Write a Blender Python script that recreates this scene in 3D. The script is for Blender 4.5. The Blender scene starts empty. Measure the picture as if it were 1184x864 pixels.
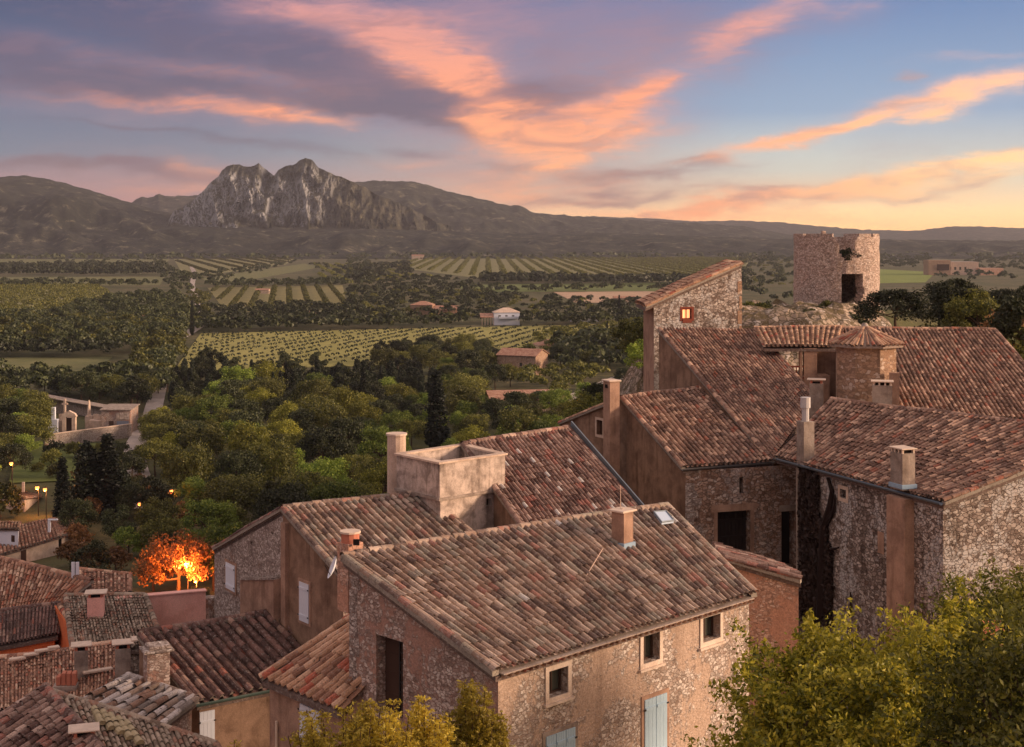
import bpy, math, random
import numpy as np
from mathutils import Vector, noise
from mathutils.geometry import tessellate_polygon
R = math.radians
SC = bpy.context.scene
COL = SC.collection
# ------------------------------------------------------------------ camera
CZ, F, HX, HY, W, H = 40.0, 1644.0, 592.0, 272.0, 1184.0, 864.0   # camera height, focal length in photo pixels, horizon
cam = bpy.data.cameras.new('camera'); camo = bpy.data.objects.new('camera', cam); COL.objects.link(camo)
camo.location = (0, 0, CZ); camo.rotation_euler = (R(90), 0, 0)
cam.sensor_width = 36; cam.lens = 36 * F / W; cam.shift_y = -(H / 2 - HY) / W
cam.clip_start = 0.5; cam.clip_end = 60000
SC.camera = camo
# ------------------------------------------------------------------ sun, sky, exposure
SUN_AZ, SUN_EL = 96.0, 13.0          # degrees clockwise from the view direction (+Y), and above the horizon
sun = bpy.data.lights.new('sun', 'SUN'); suno = bpy.data.objects.new('sun', sun); COL.objects.link(suno)
sun.energy = 4.6; sun.angle = R(10); sun.color = (1.0, 0.71, 0.50)
suno.rotation_euler = (R(90 - SUN_EL), 0, R(180 - SUN_AZ))
SC.view_settings.view_transform = 'Standard'; SC.view_settings.look = 'None'
SC.view_settings.exposure = 0.26; SC.view_settings.gamma = 1.0
SC.render.film_transparent = False
SC.cycles.use_denoising = True
SC.cycles.max_bounces = 6; SC.cycles.diffuse_bounces = 3; SC.cycles.transparent_max_bounces = 6; SC.cycles.volume_bounces = 0
HAZE_D, HAZE_COL = 0.8e-4, (0.62, 0.61, 0.66)

def L(r, g, b, k=1.0):
    def c(v):
        v /= 255.0
        return (v / 12.92 if v <= 0.04045 else ((v + 0.055) / 1.055) ** 2.4) * k
    return (c(r), c(g), c(b), 1.0)

class NT:
    """small helper to write node trees"""
    def __init__(s, tree): s.t = tree; s.n = tree.nodes; s.l = tree.links
    def node(s, typ, **kw):
        n = s.n.new(typ)
        for k, v in kw.items(): setattr(n, k, v)
        return n
    def put(s, sock, v):
        if isinstance(v, bpy.types.NodeSocket): s.l.new(v, sock)
        else: sock.default_value = v
    def math(s, op, a, b=0.0, c=None, clamp=False):
        n = s.node('ShaderNodeMath', operation=op, use_clamp=clamp); s.put(n.inputs[0], a); s.put(n.inputs[1], b)
        if c is not None: s.put(n.inputs[2], c)
        return n.outputs[0]
    def vmath(s, op, a, b=(0, 0, 0)):
        n = s.node('ShaderNodeVectorMath', operation=op); s.put(n.inputs[0], a); s.put(n.inputs[1], b); return n.outputs[0]
    def ss(s, x, a, b):
        n = s.node('ShaderNodeMapRange', interpolation_type='SMOOTHSTEP', clamp=True)
        s.put(n.inputs[0], x); n.inputs[1].default_value = a; n.inputs[2].default_value = b; return n.outputs[0]
    def mix(s, f, a, b, mode='MIX'):
        n = s.node('ShaderNodeMix', data_type='RGBA', blend_type=mode); s.put(n.inputs[0], f); s.put(n.inputs[6], a); s.put(n.inputs[7], b); return n.outputs[2]
    def ramp(s, f, stops, interp='LINEAR'):
        n = s.node('ShaderNodeValToRGB'); cr = n.color_ramp; cr.interpolation = interp
        while len(cr.elements) < len(stops): cr.elements.new(0.5)
        for e, (p, c) in zip(cr.elements, stops): e.position = p; e.color = c if not isinstance(c, float) else (c, c, c, 1)
        s.put(n.inputs[0], f); return n.outputs[0]
    def noise(s, vec, scale, detail=4, rough=0.55, dist=0.0, out=0):
        n = s.node('ShaderNodeTexNoise'); s.put(n.inputs['Vector'], vec); n.inputs['Scale'].default_value = scale
        n.inputs['Detail'].default_value = detail; n.inputs['Roughness'].default_value = rough; n.inputs['Distortion'].default_value = dist
        return n.outputs[out]
    def voro(s, vec, scale, feature='F1', out=0, rnd=1.0):
        n = s.node('ShaderNodeTexVoronoi', feature=feature); s.put(n.inputs['Vector'], vec); n.inputs['Scale'].default_value = scale
        n.inputs['Randomness'].default_value = rnd; return n.outputs[out]
    def comb(s, x, y, z):
        n = s.node('ShaderNodeCombineXYZ'); s.put(n.inputs[0], x); s.put(n.inputs[1], y); s.put(n.inputs[2], z); return n.outputs[0]
    def sep(s, v):
        n = s.node('ShaderNodeSeparateXYZ'); s.put(n.inputs[0], v); return n.outputs

def make_world():
    w = bpy.data.worlds.new('World'); SC.world = w; w.use_nodes = True
    t = NT(w.node_tree); t.n.clear()
    tc = t.node('ShaderNodeTexCoord').outputs['Generated']
    x, y, z = t.sep(tc)
    az = t.math('ARCTAN2', x, y); el = t.math('ARCSINE', z)
    # U, V: angles counted in hundredths of the picture's pixels; U grows to the right, V upwards from the horizon
    U = t.math('MULTIPLY', az, 16.44); V = t.math('MULTIPLY', el, 16.44)
    P0 = t.comb(U, V, 0.0)
    # warp
    st = t.vmath('MULTIPLY', P0, (1.0, 2.6, 1.0))
    wn = t.noise(st, 0.55, 5, 0.55, 0.0, 1)
    warp = t.vmath('MULTIPLY', t.vmath('SUBTRACT', wn, (0.5, 0.5, 0.5)), (1.9, 0.75, 0.0))
    P = t.vmath('ADD', P0, warp)
    px, py, _ = t.sep(P)
    # streaks rise gently to the right; fibres
    fib = t.noise(t.comb(t.math('ADD', t.math('MULTIPLY', U, 0.42), t.math('MULTIPLY', V, 0.5)), t.math('SUBTRACT', t.math('MULTIPLY', V, 2.2), t.math('MULTIPLY', U, 0.25)), 0.0), 1.0, 6, 0.6, 0.6)
    fibl = t.noise(t.comb(t.math('MULTIPLY', U, 0.42), t.math('ADD', t.math('MULTIPLY', V, 2.6), t.math('MULTIPLY', U, 0.35)), 3.0), 1.0, 6, 0.6, 0.5)
    def blob(cx, cy, rx, ry, rot=0.0, s=1.0):
        a = math.atan((cx - HX) / F); e = math.atan((HY - cy) / F * math.cos(a))
        u0, v0 = a * 16.44, e * 16.44
        c, sn = math.cos(R(rot)), math.sin(R(rot))
        dx = t.math('SUBTRACT', px, u0); dy = t.math('SUBTRACT', py, v0)
        xr = t.math('MULTIPLY', t.math('ADD', t.math('MULTIPLY', dx, c), t.math('MULTIPLY', dy, sn)), 100.0 / rx)
        yr = t.math('MULTIPLY', t.math('SUBTRACT', t.math('MULTIPLY', dy, c), t.math('MULTIPLY', dx, sn)), 100.0 / ry)
        d2 = t.math('ADD', t.math('MULTIPLY', xr, xr), t.math('MULTIPLY', yr, yr))
        return t.math('MULTIPLY', t.math('POWER', 2.718, t.math('MULTIPLY', d2, -1.0)), s)
    def layer(bl):
        acc = blob(*bl[0])
        for b in bl[1:]: acc = t.math('ADD', acc, blob(*b))
        return acc
    # clear sky: two vertical ramps (left, right) blended across
    vv = t.math('DIVIDE', V, 2.8)
    left = t.ramp(vv, [(0.0, L(206, 132, 118, 1.3)), (0.14, L(160, 122, 130, 1.1)), (0.32, L(108, 120, 142)), (0.6, L(80, 94, 128)), (1.0, L(48, 62, 100))])
    right = t.ramp(vv, [(0.0, L(255, 188, 118, 1.55)), (0.10, L(255, 210, 150, 1.4)), (0.26, L(208, 210, 196, 1.1)), (0.5, L(140, 164, 192)), (1.0, L(88, 120, 168))])
    base = t.mix(t.ss(U, -4.6, 4.0), left, right)
    pink = layer([  # sunlit undersides, salmon to orange
        (425, 22, 120, 30, -22, 0.75), (540, 94, 50, 30, -60, 1.2), (495, 70, 110, 34, -35, 0.7), (330, 8, 120, 22, -12, 0.45),
        (330, 128, 65, 15, -6, 1.3), (215, 118, 120, 10, -7, 0.9), (250, 78, 190, 14, -6, 0.5),
        (655, 158, 100, 34, 12, 1.05), (715, 118, 90, 22, 22, 0.85), (600, 150, 70, 26, -8, 0.6), (640, 200, 90, 14, 10, .4), (660, 188, 45, 12, 25, 0.7), (750, 100, 40, 7, 22, 0.7), 
        (560, 25, 120, 35, 0, 0.38), (720, 70, 120, 40, 20, 0.28), (225, 202, 40, 14, -5, 0.75), (190, 218, 80, 10, 0, 0.6),
        (900, 18, 75, 20, 25, 0.9), (845, 40, 45, 22, 30, 0.3), (1120, 110, 130, 16, 10, 1.2), (960, 150, 130, 11, 9, 0.8), (880, 168, 90, 9, 12, .5), (1040, 138, 90, 7, 6, 0.5),
        (1130, 66, 90, 8, 3, 0.4), (1000, 212, 190, 12, 7, 1.1), (820, 238, 150, 12, 5, 0.85), (1160, 195, 110, 18, 8, 0.9), (810, 192, 40, 8, 2, 0.7),
        (600, 228, 100, 12, -6, 0.55), (465, 195, 60, 10, 0, 0.4), (700, 215, 80, 12, 5, 0.5), (900, 255, 330, 14, 0, 0.6), (80, 108, 90, 5, -6, 0.3)])
    dark = layer([  # shaded violet-grey cloud
        (60, 80, 190, 22, -5, 1.0), (230, 98, 170, 16, -6, 0.7), (200, 40, 230, 34, -10, 0.75), (420, 76, 110, 26, -22, 0.85), (460, 122, 90, 18, -8, 1.0), (565, 132, 60, 24, -20, 1.0), (640, 112, 90, 18, 20, 0.6), (300, 50, 160, 26, -12, .6),
        (600, 108, 50, 16, 20, 0.5), (330, 178, 110, 7, -10, 0.5), (80, 190, 140, 9, -3, 0.9), (210, 205, 110, 6, -2, 0.6), (470, 180, 60, 8, -2, 0.45),
        (740, 206, 110, 8, 4, 0.9), (690, 228, 140, 7, 3, 0.8), (600, 200, 70, 8, 0, .6), (900, 232, 160, 5, 5, .6), (1090, 215, 120, 4, 8, .5), (890, 218, 90, 5, 8, 0.45), (1040, 122, 55, 6, 8, 0.8), (1035, 92, 24, 7, 3, 0.65), (1170, 178, 50, 4, 8, 0.6), (850, 232, 110, 4, 5, 0.4),
        (830, 30, 110, 40, 10, 0.35), (790, 190, 40, 7, 0, 0.7), (160, 150, 140, 5, -6, 0.4), (640, 60, 90, 25, 0, 0.25)])
    tex = t.math('ADD', t.math('MULTIPLY', t.mix(t.ss(U, -1.5, 1.0), fibl, fib), 1.5), -0.12)
    fine = t.noise(t.comb(t.math('ADD', t.math('MULTIPLY', U, 1.1), t.math('MULTIPLY', V, .8)), t.math('SUBTRACT', t.math('MULTIPLY', V, 5.5), t.math('MULTIPLY', U, .5)), 7.0), 1.3, 7, 0.68, 0.8)
    tex = t.math('ADD', tex, t.math('MULTIPLY', t.math('SUBTRACT', fine, .5), 1.7))
    pm = t.math('MULTIPLY', pink, t.math('ADD', t.math('MULTIPLY', tex, 1.15), 0.27))
    dm = t.math('MULTIPLY', dark, t.math('ADD', t.math('MULTIPLY', tex, 0.9), 0.50))
    pm = t.math('MULTIPLY', t.ss(pm, 0.0, 1.65), 0.95); dm = t.math('MULTIPLY', t.ss(dm, 0.0, 1.2), 0.92)
    pcol_v = t.ramp(t.math('DIVIDE', V, 2.8), [(0.0, L(255, 158, 108, 1.15)), (0.25, L(255, 170, 116, 1.2)), (0.55, L(250, 156, 112, 1.1)), (0.85, L(226, 150, 136)), (1.0, L(206, 148, 152))])
    pcol = t.mix(t.ss(U, 2.0, 6.0), pcol_v, t.mix(t.ss(V, 0.5, 2.0), L(255, 204, 138, 1.35), L(255, 184, 142, 1.15)))
    pcol = t.mix(t.math('MULTIPLY', t.ss(U, -0.5, -5.5), 0.55), pcol, L(196, 120, 112))
    dcol = t.ramp(t.math('DIVIDE', V, 2.8), [(0.0, L(160, 118, 118)), (0.4, L(98, 84, 104)), (1.0, L(80, 78, 112))])
    dcol = t.mix(t.ss(U, 0.5, 4.5), dcol, L(176, 146, 148))
    veil = layer([(430, 60, 230, 62, -16, 0.8), (620, 150, 160, 50, 8, 0.6), (740, 40, 170, 55, 10, 0.8), (560, 15, 120, 40, 0, .6), (1050, 190, 220, 40, 8, .35), (200, 110, 260, 50, -6, 0.6), (640, 210, 200, 30, 0, .6), (130, 205, 240, 26, -2, .6), (900, 40, 120, 30, 20, .3)])
    veil = t.math('MULTIPLY', t.ss(t.math('MULTIPLY', veil, t.math('ADD', t.math('MULTIPLY', tex, .5), .65)), 0.0, 1.0), .78)
    c = t.mix(veil, base, t.ramp(t.math('DIVIDE', V, 2.8), [(0.0, L(214, 148, 132)), (0.35, L(166, 132, 140)), (1.0, L(132, 114, 142))]))
    c = t.mix(dm, c, dcol)
    c = t.mix(pm, c, pcol)
    cover = t.math('ADD', pm, dm, clamp=True); mott = t.noise(t.comb(t.math('ADD', t.math('MULTIPLY', U, .8), t.math('MULTIPLY', V, .9)), t.math('SUBTRACT', t.math('MULTIPLY', V, 3.2), t.math('MULTIPLY', U, .3)), 12.0), 1.0, 6, .62, .7)
    c = t.mix(t.math('MULTIPLY', t.math('MULTIPLY', t.ss(mott, .48, .68), cover), .5), c, t.mix(t.ss(U, 0, 6), L(128, 100, 118), L(196, 156, 150)))
    # unseen sky overhead: pink cloud over lilac blue, added as warm fill light
    upn = t.noise(t.vmath('MULTIPLY', tc, (1.0, 2.2, 3.0)), 2.2, 5, 0.6, 0.5)
    up = t.mix(t.ss(upn, 0.35, 0.65), L(150, 152, 172, 1.05), L(240, 204, 180, 1.1))
    c = t.mix(t.ss(el, 0.20, 0.42), c, up)
    # the glow round the sun's azimuth, to the right of the view, and a cooler dusk opposite
    sd = Vector((math.sin(R(SUN_AZ)), math.cos(R(SUN_AZ)), 0))
    dt = t.node('ShaderNodeVectorMath', operation='DOT_PRODUCT'); t.put(dt.inputs[0], tc); dt.inputs[1].default_value = sd
    glow = t.math('MULTIPLY', t.ss(dt.outputs['Value'], 0.45, 1.0), t.ss(el, 0.5, 0.0))
    c = t.mix(glow, c, L(255, 190, 120, 1.6))
    sky = t.node('ShaderNodeTexSky', sky_type='NISHITA', sun_disc=False)
    sky.sun_elevation = R(SUN_EL); sky.sun_rotation = R(SUN_AZ)
    b1 = t.node('ShaderNodeBackground'); t.put(b1.inputs[0], c); b1.inputs[1].default_value = 1.0
    b2 = t.node('ShaderNodeBackground'); t.put(b2.inputs[0], sky.outputs[0]); b2.inputs[1].default_value = 0.008
    ad = t.node('ShaderNodeAddShader'); t.l.new(b1.outputs[0], ad.inputs[0]); t.l.new(b2.outputs[0], ad.inputs[1])
    o = t.node('ShaderNodeOutputWorld'); t.l.new(ad.outputs[0], o.inputs[0])
    w.cycles.sampling_method = 'MANUAL'; w.cycles.sample_map_resolution = 512
make_world()
# ------------------------------------------------------------------ placing: a ray through a photo pixel, met at a depth, a height or the ground
def PH(px, py, h):       # point h metres below the camera
    Y = h * F / (py - HY); return Vector(((px - HX) / F * Y, Y, CZ - h))
def PY(px, py, Y): return Vector(((px - HX) / F * Y, Y, CZ - (py - HY) / F * Y))
def sm(a, b, x):
    t = min(1, max(0, (x - a) / (b - a))); return t * t * (3 - 2 * t)
RIDGE = [((15, 119), 30.0), ((20.1, 124), 33.0), ((31, 137), 33.2), ((56, 163), 29), ((92, 205), 26.0), ((170, 330), 20.0)]
def T(x, y):             # the lie of the land
    z = 21.0 * math.exp(-((x - 4) / 58.0) ** 2 * (1 if x < 4 else .4)) * math.exp(-(max(0, y - 66) / 38.0) ** 2)
    best = 0
    for (a, za), (b, zb) in zip(RIDGE, RIDGE[1:]):
        dx, dy = b[0] - a[0], b[1] - a[1]
        t = max(0, min(1, ((x - a[0]) * dx + (y - a[1]) * dy) / (dx * dx + dy * dy)))
        d = math.hypot(x - a[0] - t * dx, y - a[1] - t * dy)
        wd = 7.0 if a[0] < 20 else 17.0
        best = max(best, (za + (zb - za) * t) * math.exp(-(max(0, d - 3) / wd) ** 2))
    return max(z, best) + (max(0, 6 - abs(z - best)) ** 2 / 24) * min(1, max(0, min(z, best)) / 4)
def G(px, py):           # ground point seen at a pixel
    dx, dz = (px - HX) / F, -(py - HY) / F
    y = 45.0
    while y < 7000:
        if CZ + dz * y <= T(dx * y, y): return Vector((dx * y, y, T(dx * y, y)))
        y += 0.5 if y < 350 else 5
    return Vector((dx * y, y, 0))
def flat(px, py):        # plain at z = 0
    Y = CZ * F / (py - HY); return Vector(((px - HX) / F * Y, Y, 0))
# ------------------------------------------------------------------ meshes and things
def link(name, me, parent=None, mat=None, loc=None):
    o = bpy.data.objects.new(name, me); COL.objects.link(o)
    if parent: o.parent = parent
    if mat: me.materials.append(mat)
    if loc is not None: o.location = loc
    return o
def origin(o):
    p = Vector((0, 0, 0))
    while o: p += o.location; o = o.parent
    return p
def thing(name, label, cat, loc, group=None):
    o = bpy.data.objects.new(name, None); COL.objects.link(o); o.location = loc; o.empty_display_size = .3
    return tag(o, label, cat, group)
def tag(o, label, cat=None, group=None):
    o['label'] = label
    if cat: o['category'] = cat
    if group: o['group'] = group
    return o
class MB:
    def __init__(s): s.v = []; s.f = []; s.c = []; s.hasc = False
    def face(s, pts, col=None):
        i = len(s.v); s.v += [tuple(p) for p in pts]; s.f.append(tuple(range(i, i + len(pts)))); s.c.append(col)
    def grid(s, rows, col=None, close=False):
        i = len(s.v); n = len(rows[0])
        for r in rows: s.v += [tuple(p) for p in r]
        for a in range(len(rows) - 1):
            for b in range(n - (0 if close else 1)):
                b2 = (b + 1) % n
                s.f.append((i + a * n + b, i + a * n + b2, i + (a + 1) * n + b2, i + (a + 1) * n + b)); s.c.append(col)
    def box(s, c, sx, sy, sz, ax=(1, 0), col=None, bev=0.0):
        """box centred at c (bottom centre), size sx along ax (horizontal), sy across, sz up"""
        a = Vector((ax[0], ax[1], 0)).normalized(); b = Vector((-a.y, a.x, 0)); c = Vector(c); u = Vector((0, 0, 1))
        q = [(-.5, -.5), (.5, -.5), (.5, .5), (-.5, .5)]
        if bev:
            def ring(k, z): return [c + a * (sx * x - math.copysign(k, x)) + b * (sy * y - math.copysign(k, y)) + u * z for x, y in q]
            rs = [ring(bev, 0), ring(0, bev), ring(0, sz - bev), ring(bev, sz)]
            s.grid(rs, col, True); s.face(rs[-1], col); s.face(rs[0][::-1], col)
        else:
            lo = [c + a * sx * x + b * sy * y for x, y in q]; hi = [p + u * sz for p in lo]
            s.grid([lo, hi], col, True); s.face(hi, col); s.face(lo[::-1], col)
    def prism(s, pts, d, col=None):
        """polygon pts extruded by vector d"""
        d = Vector(d); q = [Vector(p) + d for p in pts]
        s.face(pts, col); s.face(q[::-1], col); s.grid([pts, q], col, True)
    def tube(s, pts, r, n=8, col=None, r2=None, caps=True):
        pts = [Vector(p) for p in pts]; rows = []
        for k, p in enumerate(pts):
            d = (pts[min(k + 1, len(pts) - 1)] - pts[max(k - 1, 0)]).normalized()
            a = d.cross(Vector((0.3, 0.2, 1)).normalized() if abs(d.z) < .9 else Vector((1, 0, 0))).normalized(); b = d.cross(a)
            rr = r if r2 is None else r + (r2 - r) * k / max(1, len(pts) - 1)
            rows.append([p + (a * math.cos(t) + b * math.sin(t)) * rr for t in [2 * math.pi * i / n for i in range(n)]])
        s.grid(rows, col, True)
        if caps: s.face(rows[0][::-1], col); s.face(rows[-1], col)
    def build(s, name, mat, parent=None, loc=None, smooth=False):
        org = origin(parent) if parent else (Vector(loc) if loc is not None else Vector((0, 0, 0)))
        me = bpy.data.meshes.new(name)
        me.from_pydata([(x - org.x, y - org.y, z - org.z) for x, y, z in s.v], [], s.f)
        if any(c is not None for c in s.c):
            at = me.color_attributes.new('tint', 'FLOAT_COLOR', 'CORNER'); arr = []
            for f, c in zip(s.f, s.c):
                c = c or (0.3, 0.2, 0.16)
                arr += [c[0], c[1], c[2], 1.0] * len(f)
            at.data.foreach_set('color', arr)
        if smooth: me.polygons.foreach_set('use_smooth', [True] * len(me.polygons))
        me.update()
        o = link(name, me, parent, mat, None if parent else loc)
        return o
def part(o, label=None):
    if label: o['label'] = label
    return o
# ------------------------------------------------------------------ materials
def mat(name, rough=0.9):
    m = bpy.data.materials.new(name); m.use_nodes = True; t = NT(m.node_tree)
    b = t.n['Principled BSDF']; b.inputs['Roughness'].default_value = rough; b.inputs['Specular IOR Level'].default_value = 0.25
    return m, t, b
def pos(t): return t.node('ShaderNodeNewGeometry').outputs['Position']
def bump(t, b, h, strength=0.5, dist=0.03):
    n = t.node('ShaderNodeBump'); n.inputs['Strength'].default_value = strength; n.inputs['Distance'].default_value = dist
    t.put(n.inputs['Height'], h); t.l.new(n.outputs[0], b.inputs['Normal'])
def m_plain(name, col, rough=0.8, var=0.15, scale=2.0, metal=0.0):
    m, t, b = mat(name, rough); p = pos(t)
    n = t.noise(p, scale, 5); n2 = t.noise(p, scale * 9, 3)
    k = t.math('ADD', t.math('MULTIPLY', n, var * 2), t.math('MULTIPLY', n2, var))
    c = t.mix(1.0, col, t.math('ADD', k, 1 - var * 1.5), 'MULTIPLY'); t.put(b.inputs['Base Color'], c)
    b.inputs['Metallic'].default_value = metal; return m
def m_stone(name, stone_a, stone_b, mortar, render, cover=0.5, scale=4.0, stain=0.5, white=0.0, bumpd=0.05):
    """rubble wall: cells with mortar, patches of old render over it, dark weather stains"""
    m, t, b = mat(name, 0.95); p = pos(t)
    pw = t.vmath('ADD', t.vmath('MULTIPLY', p, (1, 1, 1.55)), t.vmath('MULTIPLY', t.noise(p, 2.5, 3, .5, 0, 1), (.25, .25, .25)))
    scale = scale * 1.75; pw = t.vmath('ADD', pw, t.vmath('MULTIPLY', t.noise(p, 8, 4, .7, 0, 1), (.17, .17, .17)))
    ed = t.voro(pw, scale, 'DISTANCE_TO_EDGE', 0); cc = t.voro(pw, scale, 'F1', 1)
    r, g, _ = t.sep(cc)
    st = t.mix(r, stone_a, stone_b); st = t.mix(t.math('MULTIPLY', t.ss(g, .75, .95), .7), st, t.mix(.5, stone_b, (0.75, 0.68, 0.60, 1)))
    st = t.mix(t.math('MULTIPLY', t.ss(g, .3, .1), .6), st, t.mix(.6, stone_a, (0.06, .045, .035, 1)))
    mo = t.ss(t.math('ADD', ed, t.math('MULTIPLY', t.math('SUBTRACT', t.noise(p, 14, 3), .5), .16)), -0.02, 0.12)
    wall = t.mix(mo, mortar, st)
    cov = t.noise(p, 0.55, 7, 0.65, 0.4)
    covm = t.ss(t.math('ADD', cov, t.math('MULTIPLY', t.math('SUBTRACT', t.noise(p, 6, 4, .6), .5), .35)), 0.62 - cover * .35, 0.68 - cover * .35)
    fine = t.noise(p, 16, 5, 0.7)
    rn = t.mix(t.ss(fine, .3, .75), t.mix(1.0, render, (0.62, .58, .55, 1), 'MULTIPLY'), render)
    # little stones that show through the render
    pits = t.ss(t.voro(pw, scale * 1.9, 'F1', 0), 0.30, 0.16); rn = t.mix(t.math('MULTIPLY', pits, t.ss(t.noise(p, 1.7, 3), .42, .6)), rn, st)
    c = t.mix(covm, wall, rn)
    streak = t.noise(t.vmath('MULTIPLY', p, (1.6, 1.6, 0.22)), 1.0, 6, 0.62, 0.2)
    c = t.mix(t.math('MULTIPLY', t.ss(streak, .5, .72), stain), c, t.mix(1.0, c, (0.33, .28, .25, 1), 'MULTIPLY'))
    if white:
        wn = t.math('ADD', t.math('MULTIPLY', t.noise(t.vmath('MULTIPLY', p, (1, 1, .6)), 1.0, 5, 0.6, 0.3), .5), t.math('MULTIPLY', t.noise(t.vmath('MULTIPLY', p, (1, 1, .8)), 4.5, 6, 0.7, 0.3), .5))
        c = t.mix(t.math('MULTIPLY', t.math('MULTIPLY', t.ss(wn, .49, .57), t.math('ADD', t.math('MULTIPLY', mo, .7), .3)), white), c, (0.52, .48, .45, 1))
    c = t.mix(1.0, c, t.math('ADD', t.math('MULTIPLY', t.noise(p, 30, 4, .7), .9), .55), 'MULTIPLY')
    t.put(b.inputs['Base Color'], c)
    h = t.math('ADD', t.math('MULTIPLY', t.math('MULTIPLY', mo, t.math('ADD', r, .5)), t.math('SUBTRACT', 1.0, t.math('MULTIPLY', covm, .75))), t.math('MULTIPLY', fine, .45))
    bump(t, b, h, 0.8, bumpd * .7); return m
def m_render(name, col, dark, scale=1.0, stain=0.6):
    m, t, b = mat(name, 0.92); p = pos(t)
    n = t.noise(p, 1.3 * scale, 8, .65, .3); f = t.noise(p, 22, 5, .7)
    c = t.mix(t.ss(n, .35, .68), col, dark)
    streak = t.noise(t.vmath('MULTIPLY', p, (2.2, 2.2, 0.25)), 1.2, 6, 0.6)
    c = t.mix(t.math('MULTIPLY', t.ss(streak, .5, .7), stain), c, t.mix(1.0, c, (.4, .36, .33, 1), 'MULTIPLY'))
    c = t.mix(1.0, c, t.math('ADD', t.math('MULTIPLY', f, .8), .6), 'MULTIPLY')
    t.put(b.inputs['Base Color'], c); bump(t, b, t.math('ADD', f, t.math('MULTIPLY', n, 2)), .5, .03); return m
def m_tile(name='clay_tile'):
    m, t, b = mat(name, 0.88); p = pos(t)
    a = t.node('ShaderNodeAttribute', attribute_name='tint').outputs['Color']
    f = t.noise(p, 11, 6, .75); g = t.noise(p, 1.1, 5, .6); q = t.noise(p, 38, 4, .75)
    c = t.mix(t.math('MULTIPLY', t.ss(f, .54, .64), .6), a, (0.40, .36, .31, 1))       # pale lichen
    c = t.mix(t.math('MULTIPLY', t.ss(f, .46, .34), .85), c, (0.05, .040, .034, 1))       # dark lichen
    c = t.mix(t.math('MULTIPLY', t.ss(g, .5, .72), .5), c, t.mix(1.0, c, (.45, .42, .38, 1), 'MULTIPLY'))
    c = t.mix(1.0, c, t.math('ADD', t.math('MULTIPLY', q, 1.7), .15), 'MULTIPLY')
    t.put(b.inputs['Base Color'], c); bump(t, b, f, .35, .02); return m
def m_leaf(name, a, b_, c_, transl=0.3):
    m = bpy.data.materials.new(name); m.use_nodes = True; t = NT(m.node_tree); t.n.clear()
    g = t.node('ShaderNodeNewGeometry'); ri = g.outputs['Random Per Island']
    oi = t.node('ShaderNodeObjectInfo').outputs['Random']
    col = t.ramp(ri, [(0.0, a), (0.55, b_), (1.0, c_)])
    n = t.noise(g.outputs['Position'], 0.35, 3)
    col = t.mix(t.math('MULTIPLY', t.ss(n, .4, .65), .45), col, t.mix(.5, c_, b_))
    col = t.mix(1.0, col, t.math('ADD', t.math('MULTIPLY', oi, 1.15), .45), 'MULTIPLY')
    d = t.node('ShaderNodeBsdfDiffuse'); t.put(d.inputs[0], col)
    tr = t.node('ShaderNodeBsdfTranslucent'); t.put(tr.inputs[0], col)
    mx = t.node('ShaderNodeMixShader'); mx.inputs[0].default_value = transl; t.l.new(d.outputs[0], mx.inputs[1]); t.l.new(tr.outputs[0], mx.inputs[2])
    gl = t.node('ShaderNodeBsdfGlossy'); gl.inputs['Roughness'].default_value = .5; t.put(gl.inputs[0], (.8, .8, .8, 1))
    m2 = t.node('ShaderNodeMixShader'); m2.inputs[0].default_value = 0.03; t.l.new(mx.outputs[0], m2.inputs[1]); t.l.new(gl.outputs[0], m2.inputs[2])
    o = t.node('ShaderNodeOutputMaterial'); t.l.new(m2.outputs[0], o.inputs[0]); return m
def m_emit(name, col, s):
    m = bpy.data.materials.new(name); m.use_nodes = True; t = NT(m.node_tree); b = t.n['Principled BSDF']
    b.inputs['Base Color'].default_value = col; b.inputs['Emission Color'].default_value = col; b.inputs['Emission Strength'].default_value = s; return m

TILE = m_tile()
S_MAIN = m_stone('weathered_render', L(164, 142, 128), L(216, 202, 190), L(160, 134, 116), L(206, 180, 160), cover=0.42, scale=4.2, stain=.35)
S_SIDE = m_stone('gable_rubble', L(156, 128, 114), L(212, 192, 178), L(146, 114, 100), L(190, 150, 132), cover=0.3, scale=4.5, stain=.55)
S_GREY = m_stone('grey_rubble', L(150, 132, 122), L(205, 190, 178), L(120, 98, 86), L(160, 128, 110), cover=0.1, scale=4.6, stain=.45)
S_WHITE = m_stone('whitened_rubble', L(112, 94, 84), L(190, 174, 162), L(96, 78, 68), L(140, 110, 94), cover=-.1, scale=2.9, stain=.8, white=.9, bumpd=.09)
S_TOWER = m_stone('tower_rubble', L(186, 160, 144), L(224, 200, 184), L(96, 72, 62), L(190, 160, 140), cover=-.4, scale=2.9, stain=.15, bumpd=.08)
S_ORANGE = m_stone('warm_rubble', L(196, 154, 132), L(220, 184, 162), L(176, 130, 108), L(216, 166, 140), cover=0.45, scale=4.5, stain=.25)
S_BROWN = m_render('brown_render', L(154, 124, 102), L(116, 90, 72), stain=.7)
S_BROWN2 = m_render('tan_render', L(176, 142, 120), L(140, 110, 92), stain=.5)
S_CONC = m_render('streaked_concrete', L(206, 186, 170), L(140, 124, 112), 1.6, stain=.85)
S_GREYR = m_render('grey_render', L(168, 152, 138), L(128, 112, 100), 1.4, stain=.5)
S_PINK = m_render('pink_render', L(238, 182, 166), L(222, 162, 146), stain=.12)
S_ORG = m_render('orange_render', L(230, 128, 78), L(204, 106, 64), stain=.12)
S_PALE = m_render('pale_render', L(214, 190, 168), L(186, 160, 140), stain=.25)
S_SURR = m_render('pale_dressed_stone', L(220, 200, 182), L(192, 170, 150), stain=.1)
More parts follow.
